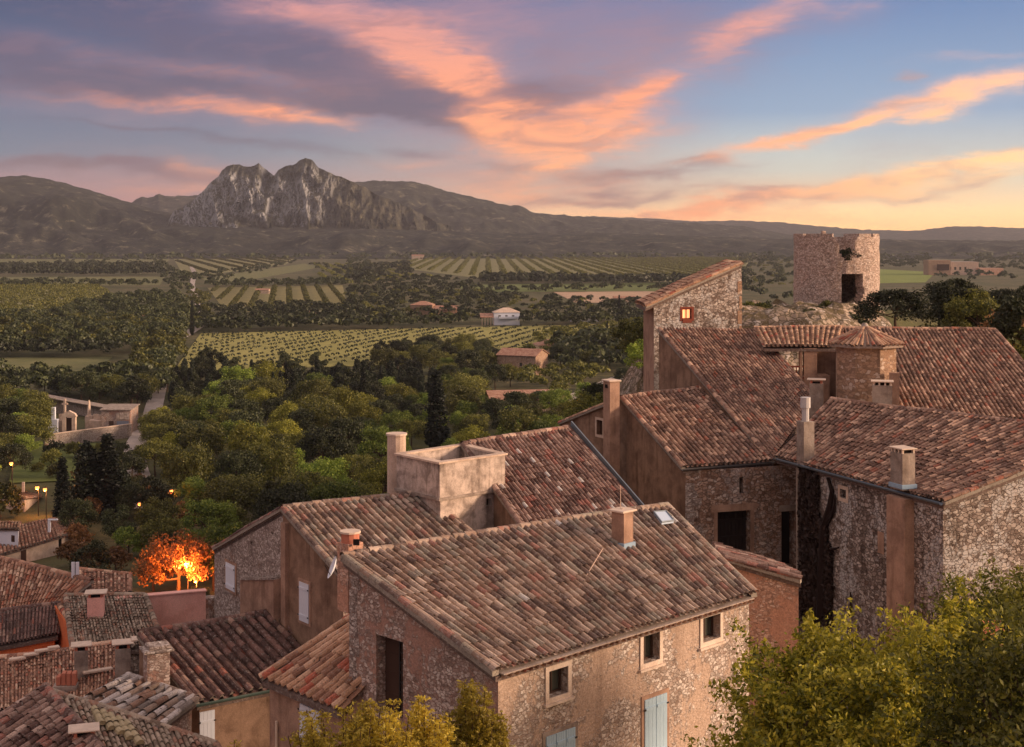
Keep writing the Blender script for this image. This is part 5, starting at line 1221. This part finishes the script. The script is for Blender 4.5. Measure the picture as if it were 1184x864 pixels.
woodmass('woodland', [([(-60, 380), (120, 372), (150, 380), (200, 372), (205, 400), (165, 409), (-60, 400)], 150), ([(160, 412), (205, 395), (215, 400), (190, 450), (150, 450)], 60), ([(215, 340), (240, 340), (246, 375), (205, 392)], 30)], 'olive', 280, 22, 'olive-green trees among the dark woodland by the lane', (1.8, 4.4), (3.5, 8), .46, 4)
woodmass('hedgerow', [([(-60, 309), (190, 308), (192, 320), (-60, 319)], 420), ([(395, 312), (470, 306), (480, 318), (410, 330)], 80), ([(700, 292), (880, 291), (880, 297), (700, 297)], 260), ([(560, 323), (850, 327), (870, 330), (560, 329)], 240)], 'dark', 40, 23, 'dark hedgerows between the far fields', (3.2, 5), (5, 9), 1.3, 5)
woodmass('hedgerow', [([(190, 306), (215, 322), (222, 340), (196, 338), (185, 312)], 60), ([(210, 321), (330, 305), (352, 302), (240, 331), (214, 326)], 90), ([(240, 330), (400, 327), (400, 332), (240, 334)], 110), ([(400, 300), (425, 300), (432, 330), (402, 345)], 110), ([(-60, 328), (180, 328), (180, 333), (-60, 333)], 120), ([(520, 335), (780, 334), (780, 338), (640, 339), (545, 342)], 60), ([(470, 294), (870, 294), (870, 299), (430, 303)], 200), ([(60, 300), (190, 300), (190, 308), (60, 308)], 90), ([(226, 380), (535, 374), (535, 379), (230, 386)], 100), ([(625, 373), (700, 371), (704, 376), (625, 378)], 20)], 'dark', 60, 33, 'hedges and lone trees along the edges of the fields', (1.8, 4.2), (3, 7), 1.0, 6)
woodmass('woodland', [([(398, 335), (520, 332), (600, 345), (640, 350), (780, 352), (780, 362), (740, 372), (470, 375), (405, 372)], 330), ([(410, 318), (560, 326), (560, 334), (440, 336)], 90), ([(560, 372), (760, 366), (770, 378), (600, 379)], 70), ([(-60, 409), (130, 410), (132, 414), (-60, 415)], 60), ([(355, 306), (440, 312), (430, 330), (400, 330)], 40), ([(215, 362), (400, 357), (470, 378), (240, 388)], 230)], 'dark', 130, 24, 'trees and shrubs round the far villas', (2.0, 4.4), (3.0, 7), .62, 4.2)
woodmass('woodland', [([(398, 340), (560, 340), (640, 352), (700, 358), (700, 372), (470, 376), (405, 374)], 90), ([(620, 392), (735, 378), (760, 400), (640, 425), (610, 415)], 60), ([(840, 300), (920, 300), (920, 340), (850, 335)], 70), ([(575, 440), (660, 430), (700, 440), (650, 462), (600, 455)], 26)], 'olive', 220, 25, 'lighter green trees scattered among the far houses', (2.0, 3.6), (3, 6), .42, 5)
woodmass('woodland', [([(858, 296), (925, 296), (925, 352), (860, 350), (850, 330)], 170), ([(1010, 296), (1075, 300), (1082, 312), (1008, 311)], 120), ([(1125, 300), (1240, 296), (1240, 325), (1070, 328), (1085, 317)], 200), ([(640, 408), (740, 388), (760, 430), (650, 436)], 60)], 'dark', 70, 26, 'dark woodland behind the tower and round the far farm', (3, 4.6), (5, 8.5), 1.1, 5)
woodmass('far_woodland', [([(-120, 286), (1300, 286), (1300, 297), (-120, 297)], 2600)], 'dark', 14, 27, 'wooded plain running out to the hills', (5, 9), (6, 11), 3.2, 9)
woodmass('far_woodland', [([(-120, 279), (1300, 279), (1300, 287), (-120, 287)], 2600)], 'dark', 9, 28, 'dark forest at the foot of the hills', (10, 16), (8, 14), 6, 16)
woodmass('far_woodland', [([(-120, 295), (560, 293), (1300, 290), (1300, 299), (560, 300), (-120, 302)], 1500)], 'dark', 16, 30, 'dark belt of trees where the plain meets the hills', (5, 9), (7, 12), 2.4, 8)
woodmass('far_woodland', [([(860, 283), (1300, 283), (1300, 300), (870, 300)], 500), ([(370, 288), (870, 288), (870, 296), (370, 300)], 350), ([(-60, 290), (200, 290), (200, 296), (-60, 297)], 120)], 'olive', 16, 29, 'paler scrub dotted over the far plain', (4, 7), (4, 8), 2.6, 9)

# the big tree in front at the lower right: limbs, boughs and thousands of small leaves
def big_tree(name, label, base, cx, cy, cz, rx, ry, rz, leafm, nb, per, leaf, seed, tr=.28, sub=.62, z_cut=-.5):
    rs = np.random.default_rng(seed); th = thing(name, label, 'tree', base); mb = MB(); B = Vector(base); C = Vector((cx, cy, cz)); fork = B.lerp(C, .45)
    mb.tube([B - Vector((0, 0, .6)), B, B.lerp(fork, .5) + Vector((.1, .05, 0)), fork], tr, 12, None, tr * .75)
    tips = []; lv = []
    for i in range(nb):
        while True:
            d = rs.normal(size=3); d /= np.linalg.norm(d)
            if d[2] > z_cut: break
        k = rs.uniform(.62, 1.0) * (1 + .14 * math.sin(d[0] * 7 + seed) * math.cos(d[1] * 6)); tip = C + Vector((d[0] * rx * k, d[1] * ry * k, d[2] * rz * k)); lv.append((tip, Vector(d)))
    limbs = []
    for i in range(11):
        t, d = lv[int(rs.integers(nb))]; m_ = fork.lerp(t, .5) + Vector((rs.uniform(-.3, .3), rs.uniform(-.3, .3), -.25)); e_ = fork.lerp(t, .86); mb.tube([fork, m_, e_], tr * .5, 7, None, tr * .12); limbs += [fork.lerp(m_, .6), m_, m_.lerp(e_, .5), e_]
    for t, d in lv:
        s = min(limbs, key=lambda q: (q - t).length_squared); m_ = s.lerp(t, .5) + Vector((rs.uniform(-.15, .15), rs.uniform(-.15, .15), rs.uniform(-.15, .1))); mb.tube([s, m_, t], .035, 4, None, .008, caps=False)
    mb.build('trunk', M_BARK, th)
    cen = []; outs = []
    for t, d in lv:
        r = rs.uniform(.6, 1.25) * sub; nt = 5
        tw = np.array(t) + rs.normal(size=(nt, 3)) * r * .55; ax_ = rs.normal(size=(nt, 3)) + np.array(d) * .9 + np.array([0, 0, .5]); ax_ /= np.linalg.norm(ax_, axis=1)[:, None]
        m_ = per // nt; u = rs.uniform(-.5, 1, size=(nt, m_, 1)); cc = tw[:, None, :] + ax_[:, None, :] * u * r * .75 + rs.normal(size=(nt, m_, 3)) * r * .2 * (1.1 - u * .6)
        cen.append(cc.reshape(-1, 3)); outs.append(np.repeat(ax_, m_, 0) * .5 + np.array(d) * .5)
    cen = np.concatenate(cen); outs = np.concatenate(outs); v, f = leaves(cen, outs, leaf, rs, flatk=.45, aspect=.5); v -= np.array(base)
    o = link('crown', np_mesh('crown', v, f, LF[leafm]), th); return th, lv
c = PY(1052, 905, 24.5)
t1_, lv = big_tree('broadleaf_tree', 'big yellow-green leafy tree filling the lower right corner', (c.x, c.y, T(c.x, c.y)), c.x, c.y, c.z - .25, 3.5, 2.9, 2.75, 'sun', 320, 440, .05, 51, sub=.52)
c = PY(1200, 740, 33); big_tree('broadleaf_tree', 'darker green tree behind the big yellow-green one at the right edge', (c.x, c.y, T(c.x, c.y)), c.x, c.y, c.z - .8, 2.6, 2.2, 1.9, 'sungreen', 150, 400, .05, 52, tr=.2)
c = PY(1215, 860, 20); big_tree('broadleaf_tree', 'shadowy tree crowding in at the lower right edge', (c.x, c.y, T(c.x, c.y)), c.x, c.y, c.z - .1, 1.6, 1.4, 1.7, 'sungreen', 110, 300, .045, 53, tr=.2)
rs = np.random.default_rng(8); cs = np.array([tuple(PY(px, py, 21.9)) for px, py in ((1146, 728), (1150, 745), (1133, 740), (1140, 762), (1172, 745))]); cen = (cs[:, None, :] + rs.normal(size=(5, 26, 3)) * .09).reshape(-1, 3)
v, f = leaves(cen[:26], np.zeros_like(cen[:26]), .045, rs); o = link('red_leaves', np_mesh('red_leaves', v - np.array(origin(t1_)), f, LF['red']), t1_)

def feathery(name, label, px, top, Y, w, h, n, leafm, seed, group=None):
    """clump of upright feathery stems"""
    rs = np.random.default_rng(seed); b0 = PY(px, top, Y); base = (b0.x, b0.y, b0.z - h); th = thing(name, label, 'shrub', base, group); mb = MB(); cen = []; outs = []
    for i in range(n):
        a = rs.uniform(0, 6.28); r = w * math.sqrt(rs.random()); s = Vector((base[0] + math.cos(a) * r * .5, base[1] + math.sin(a) * r * .5, base[2])); hh = h * rs.uniform(.62, 1.0) * (1 - .35 * (r / w) ** 2)
        e = Vector((base[0] + math.cos(a) * r, base[1] + math.sin(a) * r, base[2] + hh)); k = e + Vector((rs.uniform(-.25, .25), rs.uniform(-.25, .25), -.05)); mb.tube([s, s.lerp(e, .6), e, k], .014, 4, None, .005, caps=False)
        m_ = int(34 * hh); u = rs.uniform(.12, 1, m_) ** .8
        for q in range(m_):
            p = s.lerp(e, u[q]); aa = rs.uniform(0, 6.28); l = .30 * (1.1 - .6 * u[q]); d = np.array([math.cos(aa), math.sin(aa), rs.uniform(-.2, .45)])
            for z in range(7): cen.append(np.array(p) + d * l * (z + 1) / 7 + rs.normal(size=3) * .012); outs.append(np.array([0, 0, 1.]))
    mb.build('stems', M_BARK, th); cen = np.array(cen); v, f = leaves(cen, np.array(outs), .042, rs, flatk=.6, aspect=.38); v -= np.array(base); link('foliage', np_mesh('foliage', v, f, LF[leafm]), th); return th
feathery('feathery_shrub', 'feathery golden shrub in front of the gable, leftmost and lowest of the row', 398, 790, 28, 1.2, 3.4, 70, 'yellow', 61)
feathery('feathery_shrub', 'feathery golden shrub beneath the barred gable opening', 445, 790, 28.5, 1.0, 3.6, 64, 'yellow', 62)
feathery('feathery_shrub', 'bushy feathery shrub against the middle of the gable', 494, 800, 29, .95, 3.4, 56, 'yellow', 63)
feathery('feathery_shrub', 'dense feathery shrub hugging the near corner of the front house', 550, 762, 30.5, .8, 4.6, 84, 'yellow', 64)
feathery('feathery_shrub', 'thin sprig of yellow leaves in front of the pale door at the bottom', 272, 822, 36, .55, 3.4, 8, 'yellow', 65)
p = PY(981, 300, 133.7); tree('shrub', 'low1', (p.x, p.y, p.z - .35), .62, 'dark bush growing in the broken notch of the tower', None, cat='shrub')
# climbers
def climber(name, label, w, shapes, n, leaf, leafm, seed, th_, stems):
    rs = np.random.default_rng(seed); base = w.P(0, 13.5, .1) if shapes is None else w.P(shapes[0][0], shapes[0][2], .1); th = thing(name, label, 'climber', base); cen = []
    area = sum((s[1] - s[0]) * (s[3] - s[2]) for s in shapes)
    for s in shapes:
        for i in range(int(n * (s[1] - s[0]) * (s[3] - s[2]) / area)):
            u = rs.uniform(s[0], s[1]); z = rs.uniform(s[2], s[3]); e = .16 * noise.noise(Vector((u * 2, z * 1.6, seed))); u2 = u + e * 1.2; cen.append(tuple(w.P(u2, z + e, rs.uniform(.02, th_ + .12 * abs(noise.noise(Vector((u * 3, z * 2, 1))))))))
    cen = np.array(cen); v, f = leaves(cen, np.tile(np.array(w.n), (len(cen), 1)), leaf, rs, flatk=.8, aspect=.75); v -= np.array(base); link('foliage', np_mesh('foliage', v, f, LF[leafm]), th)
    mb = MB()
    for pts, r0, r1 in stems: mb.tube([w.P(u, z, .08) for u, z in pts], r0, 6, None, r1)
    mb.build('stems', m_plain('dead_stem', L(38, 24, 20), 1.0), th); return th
def ur(px, py): return plane_hit(wI.a, wI.b, px, py)
def ubox(x0, x1, yt, yb): r = wI.rect(x0, x1, yt, yb); return r
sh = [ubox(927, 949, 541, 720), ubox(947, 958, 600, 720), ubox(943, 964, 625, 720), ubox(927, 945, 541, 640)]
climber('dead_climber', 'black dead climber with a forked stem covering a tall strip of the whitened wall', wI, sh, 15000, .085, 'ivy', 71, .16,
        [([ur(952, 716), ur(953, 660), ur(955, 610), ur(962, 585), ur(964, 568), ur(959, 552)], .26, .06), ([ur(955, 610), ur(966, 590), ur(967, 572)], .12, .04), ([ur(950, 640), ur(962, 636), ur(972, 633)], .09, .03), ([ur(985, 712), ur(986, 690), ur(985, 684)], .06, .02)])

# ================================================================== FAR HOUSES, CEMETERY, LAMPS
def m_far_roof():
    m, t, b = mat('far_tile', .9); p = pos(t); x, y, z = t.sep(p); s = t.math('SINE', t.math('MULTIPLY', t.math('ADD', x, t.math('MULTIPLY', y, .3)), 14))
    c = t.mix(t.ss(t.noise(p, 1.4, 5, .7), .4, .62), L(156, 112, 90), L(190, 150, 126)); c = t.mix(t.math('MULTIPLY', t.ss(s, -.3, .8), .4), c, L(110, 76, 62)); t.put(b.inputs['Base Color'], c); return m
FAR = m_far_roof()
def villa(label, px, py, w, d, h, rh, ang=0.0, wall=S_PALE, roofk='gable', wins=(), doors=(), ex=.35, name='farmhouse', roofm=None):
    p = flat(px, py) if not isinstance(px, Vector) else px; th = thing(name, label, 'house', p); c, s = math.cos(R(ang)), math.sin(R(ang))
    def Q(x, y, z): return Vector((p.x + x * c - y * s, p.y + x * s + y * c, p.z + z))
    if roofk == 'gable': tops = [(-w / 2, 0, h), (w / 2, 0, h), (w / 2, d / 2, h + rh), (w / 2, d, h), (-w / 2, d, h), (-w / 2, d / 2, h + rh)]
    elif roofk == 'mono': tops = [(-w / 2, 0, h), (w / 2, 0, h), (w / 2, d, h + rh), (-w / 2, d, h + rh)]
    else: tops = [(-w / 2, 0, h), (w / 2, 0, h), (w / 2, d, h), (-w / 2, d, h)]
    P = [Q(*t_) for t_ in tops]; ws = [Wall(P[i], P[(i + 1) % len(P)], p.z - .3) for i in range(len(P))]
    for u, z, ww, hh in wins: r = (u, u + ww, p.z + z, p.z + z + hh); window(th, ws[0], r, frame=M_DARKW, depth=.15, sash=.08, mull=1)
    for u, ww, hh in doors: r = (u, u + ww, p.z, p.z + hh); ws[0].hole(r, .3); void(th, ws[0], r, .28, M_DARKW).name = 'door'
    finish(th, ws, wall); b = MB(); e = ex
    if roofk == 'gable':
        k = rh / (d / 2) * e
        for a_ in (([-w / 2 - e, -e, h - k], [w / 2 + e, -e, h - k], [w / 2 + e, d / 2, h + rh], [-w / 2 - e, d / 2, h + rh]), ([w / 2 + e, d + e, h - k], [-w / 2 - e, d + e, h - k], [-w / 2 - e, d / 2, h + rh + .003], [w / 2 + e, d / 2, h + rh + .003])):
            b.prism([Q(*z) + Vector((0, 0, .2)) for z in a_], (0, 0, -.17))
    elif roofk == 'mono': b.prism([Q(*z) + Vector((0, 0, .2)) for z in ([-w / 2 - e, -e, h - .1], [w / 2 + e, -e, h - .1], [w / 2 + e, d + e, h + rh], [-w / 2 - e, d + e, h + rh])], (0, 0, -.17))
    elif roofk == 'hip':
        m_ = min(d / 2, w / 2.4); A_ = [Q(-w / 2 - e, -e, h), Q(w / 2 + e, -e, h), Q(w / 2 + e, d + e, h), Q(-w / 2 - e, d + e, h)]; r0, r1 = Q(-w / 2 + m_, d / 2, h + rh), Q(w / 2 - m_, d / 2, h + rh)
        b.face([A_[0], A_[1], r1, r0]); b.face([A_[1], A_[2], r1]); b.face([A_[2], A_[3], r0, r1]); b.face([A_[3], A_[0], r0]); b.face(A_[::-1])
    else: b.prism([Q(*z) for z in ([-w / 2 - .1, -.1, h + .15], [w / 2 + .1, -.1, h + .15], [w / 2 + .1, d + .1, h + .15], [-w / 2 - .1, d + .1, h + .15])], (0, 0, -.16))
    b.build('roof', roofm or FAR, th); return th, Q, ws
th, Q, ws = villa('white two-storey villa with a hipped roof and a columned porch beyond the vineyard', 586, 376, 11.5, 9, 5.6, 2.0, 4, M_WHITE, 'hip', [(2, 3.2, 1.1, 1.2), (5, 3.2, 1.1, 1.2), (8, 3.2, 1.1, 1.2)], roofm=S_PALE)
bpy.data.objects  # porch
b = MB(); p = Q(-9, 0, 0)
for i in range(5): b = MB(); b.box(Q(-11 + 1.3 * i, 0, 0), .3, .3, 3.4); b.build('column', S_PALE, th)
b = MB(); b.prism([Q(-11.8, -.6, 3.4), Q(-5.8, -.6, 3.4), Q(-5.8, 5, 4.9), Q(-11.8, 5, 4.9)], (0, 0, .2)); b.build('porch_roof', FAR, th)
b = MB(); b.box(Q(1.2, -1.0, 2.9), 9.5, 1.6, .9, (1, .07)); b.build('terrace', M_WHITE, th)
th, Q, ws = villa('stone farmhouse with a reddish wing left of the white villa', 487, 366, 11, 9, 5.6, 1.8, -6, S_TURRET, 'hip', [(2, 3, .9, 1.2), (7, 3, .9, 1.2)], [(4.5, 1.2, 2.2)])
b = MB(); b.box(Q(11.5, 2, 0), 12, 6, 3.4); b.build('wing', S_ORANGE, th); b = MB(); b.prism([Q(5.4, -1.3, 3.2), Q(18, -1.3, 3.2), Q(18, 5.4, 5), Q(5.4, 5.4, 5)], (0, 0, .2)); b.build('wing_roof', FAR, th)
villa('low stone barn with a blunt gable beside the bright yellow-green tree', 597, 434, 12, 9, 5.6, 1.6, -24, S_TURRET, 'gable', [(7, 2.6, .8, 1)], [(9.2, 1.3, 2.2)])
th, Q, ws = villa('long ruined barn with a low rough tile roof and an arched doorway behind the cypress', 611, 476, 17, 6, 2.6, 1.5, 9, S_SIDE, 'mono', (), [(2.2, 1.5, 2.2)])
b = MB()
for i in range(2): b.box(Q(3.5 + i * .8, 3, 3.4), .5, .5, 1.0, bev=.05)
b.build('chimney', M_STONE, th)
villa('small house with a pale slanting roof half hidden in the left woodland', 183, 379, 13, 7, 3.2, 1.6, 14, S_PALE, 'mono', [(2, 1.2, .9, 1)])
villa('long low building with red shutters at the foot of the orchard', 352, 369, 14, 6, 2.6, .9, 0, S_PALE, 'gable', [(1.5, 1, 1.6, 1), (5, 1, 1.6, 1), (9, 1, 1.6, 1)])
th, Q, ws = villa('big pale farm building with flat roofs far away at the right', 1108, 318, 40, 26, 13, 1.0, -4, S_PALE, 'flat', [(6, 5, 2, 3), (11, 5, 2, 3), (16, 5, 2, 3), (21, 5, 2, 3), (26, 5, 2, 3)], roofm=S_CONC)
b = MB(); b.box(Q(-22, -4, 0), 22, 18, 15); b.build('side_block', S_TURRET, th); b = MB(); b.box(Q(-18, -13.2, 5), 12, .5, 6); b.build('window', M_DARKW, th)
b = MB(); b.box(Q(30, 0, 0), 24, 16, 7); b.build('low_wing', S_ORANGE, th)
villa('pinkish tile roof of a house behind the slope trees, right of the blunt barn', 648, 408, 15, 9, 2.6, 1.8, 12, S_PALE, 'hip')
villa('flat white canopy house beyond the right end of the vineyard', 676, 372, 13, 5, 2.6, .2, 0, M_WHITE, 'flat', roofm=M_WHITE)
for lab, px, py, w in (('tiny white house among the far trees left of the olive grove', 303, 340, 9), ('tiny pale house at the far end of the lane', 150, 299, 14), ('pale house at the edge of the middle olive grove', 483, 300, 20), ('far cream house beyond the fields right of centre', 707, 290, 24), ('far white house beyond the olive grove', 722, 352, 12)):
    villa(lab, px, py, w, w * .6, w * .3, w * .08, 0, S_PALE, 'gable')
# garden houses below the village on the left
p = G(15, 640); 
def tilehouse(label, q, pal, n, seed, wall, zb, **kw):
    q = [PY(*a) for a in q]; th = thing('garden_house', label, 'house', (q[0].x, q[0].y, T(q[0].x, q[0].y))); f = inset(q, .25, .14); ws = [Wall(f[i], f[(i + 1) % 4], zb) for i in range(4)]; return th, q, ws
th, q, ws = tilehouse('low garden house with a tile roof and pale pillared walls behind the village roofs', [(-40, 655, 166), (70, 621, 178), (62, 599, 190), (-40, 622, 180)], 'orange', 0, 0, S_PALE, -1)
finish(th, ws, S_PALE); rf = roof(th, q, 26, 'orange', 121, tl=.5)
r = ws[0].rect(24, 30, 632, 650); void(th, ws[0], (r[0], r[1], r[2], r[3]), -.06, M_DARKW)
q2 = [PY(71, 621, 178), PY(101, 615, 186), PY(92, 605, 196), PY(62, 600, 189)]; roof(th, q2, 10, 'orange', 123, tl=.5); f = inset(q2, .2, .1); b = MB()
for i in range(4): Wall(f[i], f[(i + 1) % 4], -1).fill(b)
b.build('wing_wall', S_PALE, th)
c = PY(57, 608, 179); b = MB(); b.box((c.x, c.y, c.z - .8), .3, .3, 1.6); b.box((c.x + .45, c.y, c.z + .7), 1.2, .35, .14); b.build('chimney', M_WHITE, rf)
th, q, ws = tilehouse('white-walled house with an orange roof edge at the left side, half covered by creeper', [(-40, 566, 214), (29, 576, 205), (48, 574, 216), (-40, 560, 228)], 'orange', 0, 0, S_PALE, -1)
sh_ = ws[1]; finish(th, ws, S_PALE); roof(th, q, 18, 'orange', 125, tl=.5)
b = MB(); c = PY(27, 566, 214); b.box((c.x, c.y, c.z - .4), .35, .35, 1.5); b.build('chimney', M_STONE, th)
c0 = PY(12, 590, 200)
tree('shrub', 'low2', (c0.x - 1.5, c0.y, 0), 2.0, 'tall creeper-like shrub against the white-walled house', None, cat='shrub', sz=2.2)
th, q, ws = tilehouse('small white-fronted shed at the left edge between the garden houses', [(-20, 612, 176), (22, 612, 174), (24, 604, 180), (-20, 604, 182)], 'orange', 0, 0, S_PALE, -1)
r = ws[0].rect(12, 17, 606, 613); finish(th, ws, M_WHITE); roof(th, q, 12, 'tan', 127, tl=.5); void(th, ws[0], (ws[0].ln * .8, ws[0].ln * .9, ws[0].a.z - 1.1, ws[0].a.z - .3), -.03, M_DARKW)
# cemetery
def cbox(name, label, cat, px, py, items, mat_, grp=None):
    p = flat(px, py); th = thing(name, label, cat, p, grp)
    for nm, bx in items:
        b = MB()
        for (x, y, z, sx, sy, sz_) in bx: b.box((p.x + x, p.y + y, z), sx, sy, sz_, bev=.03)
        b.build(nm, mat_, th)
    return th
a_, b_ = flat(52, 517), flat(152, 506); th = thing('cemetery_wall', 'low pale rubble wall along the front of the cemetery', 'wall', a_); w = Wall(a_ + Vector((0, 0, 2.2)), b_ + Vector((0, 0, 2.6)), -.5); b = MB(); b.prism([w.P(0, -.5), w.P(w.ln, -.5), w.P(w.ln, 2.6), w.P(0, 2.2)], -w.n * .4); b.build('wall', S_GREY, th); b = MB(); b.prism([w.P(-.1, 2.203, .06), w.P(w.ln + .1, 2.603, .06), w.P(w.ln + .1, 2.75, .06), w.P(-.1, 2.35, .06)], -w.n * .52); b.build('coping', S_PALE, th)
a_, b_ = flat(30, 492), flat(150, 492); th = thing('cemetery_wall', 'long pale rear wall of the cemetery running down towards the tomb chapel', 'wall', a_); A0, B0 = PY(30, 455, a_.y + 26), PY(150, 476, b_.y + 8); w = Wall(A0, B0, -.5); b = MB(); b.prism([w.P(0, -.5), w.P(w.ln, -.5), w.P(w.ln, B0.z), w.P(0, A0.z)], -w.n * .4); b.build('wall', S_GREY, th); b = MB(); b.prism([w.P(0, A0.z + .003, 1.2), w.P(w.ln, B0.z + .003, 1.2), w.P(w.ln, B0.z + .1, -1.6), w.P(0, A0.z + .1, -1.6)], (0, 0, .18)); b.build('roof', S_GREYR, th)
p = flat(90, 500); th = thing('cemetery_gate', 'pale stone gateway with a small gable in the cemetery wall', 'gate', p); b = MB()
for x in (-.95, .95): b.box((p.x + x, p.y - 5.5, 0), .7, .9, 3.9, bev=.04)
b.prism([Vector((p.x - 1.5, p.y - 6, 3.9)), Vector((p.x + 1.5, p.y - 6, 3.9)), Vector((p.x + 1.2, p.y - 6, 4.5)), Vector((p.x, p.y - 6, 5.1)), Vector((p.x - 1.2, p.y - 6, 4.5))], (0, 1, 0)); b.build('arch', S_PALE, th); b = MB(); b.box((p.x, p.y - 5.2, 0), 1.2, .15, 3.6); b.build('gate_leaf', M_DARKW, th)
cbox('tomb_pillar', 'short white square pillar at the left end of the cemetery', 'tomb', 62, 502, [('base', [(0, 0, 0, 1.8, 1.2, 3.0)]), ('shaft', [(0, 0, 3.0, .7, .7, 2.4)])], M_WHITE)
cbox('tomb_cross', 'weathered stone cross on a tall shaft left of the cemetery gateway', 'tomb', 75, 500, [('base', [(0, 0, 0, 1.6, 1.2, 3.2)]), ('shaft', [(0, 0, 3.2, .38, .38, 3.6), (0, 0, 5.6, 1.2, .3, .35)])], S_PALE)
th = cbox('obelisk', 'slim pale obelisk right of the cemetery gateway', 'tomb', 103, 499, [('base', [(0, 0, 0, 1.3, 1.3, 3.2)])], S_PALE); p = flat(103, 499); b = MB(); b.tube([(p.x, p.y, 3.2), (p.x, p.y, 6.0), (p.x, p.y, 6.4)], .42, 4, None, .1); b.build('shaft', S_PALE, th)
for i, px in enumerate((69, 81, 109, 114)): cbox('tomb', 'low pale tomb with a rounded headstone behind the cemetery wall', 'tomb', px, 500 + (i % 2), [('slab', [(0, 0, 0, 1.6, 2.2, 2.6)]), ('headstone', [(0, 1.1, 2.6, 1.0, .25, 1.0)])], S_PALE, 'low tombs behind the cemetery wall')
th, Q, ws = villa('tomb chapel with pale walls and a grey gate right of the cemetery gateway', 134, 503, 5.8, 6, 5.0, .3, 0, S_SIDE, 'mono', (), (), .3, 'tomb_chapel', S_GREYR); th['category'] = 'chapel'
b = MB(); b.box(Q(1.4, -.08, 1.2), 2.4, .1, 1.6); b.build('gate_panel', m_plain('grey_blue_gate', L(120, 124, 136)), th); b = MB(); b.box(Q(1.4, -.08, 3.1), 2.6, .1, 1.4); b.build('panel', S_CONC, th); b = MB(); b.box(Q(-.9, -.06, 0.2), .9, .1, 2.6); b.build('door', M_DARKW, th)
# street lamps, alight
LAMP = m_emit('lamp_glow', (1.0, .28, .06, 1), 3.0)
def lamp(px, py, Y, label, e, col=(1.0, .36, .10), h=None, r=.17):
    p = PY(px, py, Y); g = T(p.x, p.y); th = thing('street_lamp', label, 'street lamp', (p.x, p.y, g), 'lit street lamps among the trees'); b = MB(); b.tube([(p.x, p.y + .5, g), (p.x, p.y + .5, p.z + .25)], .06, 8, None, .045); b.tube([(p.x, p.y + .5, p.z + .22), (p.x, p.y + .2, p.z + .36), (p.x, p.y, p.z + .3)], .03, 6); b.build('pole', M_IRON, th)
    b = MB(); b.tube([(p.x, p.y, p.z + .30), (p.x, p.y, p.z + .20)], .10, 10, None, .24); o = b.build('lamp_hood', M_IRON, th)
    b = MB(); n = 8; b.grid([[Vector((p.x + math.cos(2 * math.pi * i / 12) * r * math.sin(math.pi * (j + .5) / n), p.y + math.sin(2 * math.pi * i / 12) * r * math.sin(math.pi * (j + .5) / n), p.z + math.cos(math.pi * (j + .5) / n) * r)) for i in range(12)] for j in range(n)], None, True); b.build('lamp_globe', LAMP, th, smooth=True)
    l = bpy.data.lights.new('lamp_light', 'POINT'); l.energy = e; l.color = col; l.shadow_soft_size = .25; lo = bpy.data.objects.new('lamp_light', l); COL.objects.link(lo); lo.parent = th; lo.location = Vector((p.x, p.y - .1, p.z - .35)) - th.location
lamp(216, 650, lit.y - 2.0, 'street lamp burning orange in front of the glowing tree', 7500, (1.0, .25, .05))
lamp(226, 672, lit.y - 2.6, 'added lamp at the foot of the glowing tree, giving it more orange light', 4500, (1.0, .24, .05))  # second lamp, added for extra orange light on tree and ground
lamp(198, 568, 200, 'small red-orange street lamp right of the pale road', 260, (1, .25, .06), r=.26)
lamp(161, 583, 190, 'street lamp half hidden by the russet tree at the pale road', 300, r=.2)
lamp(13, 536, 224, 'street lamp at the far left beside the lawn', 500, r=.28)
lamp(43, 564, 202, 'street lamp on the left beneath the lawn, glowing through leaves', 900, r=.28)
lamp(52, 566, 200, 'street lamp just right of its twin at the foot of the lawn', 700, r=.26)
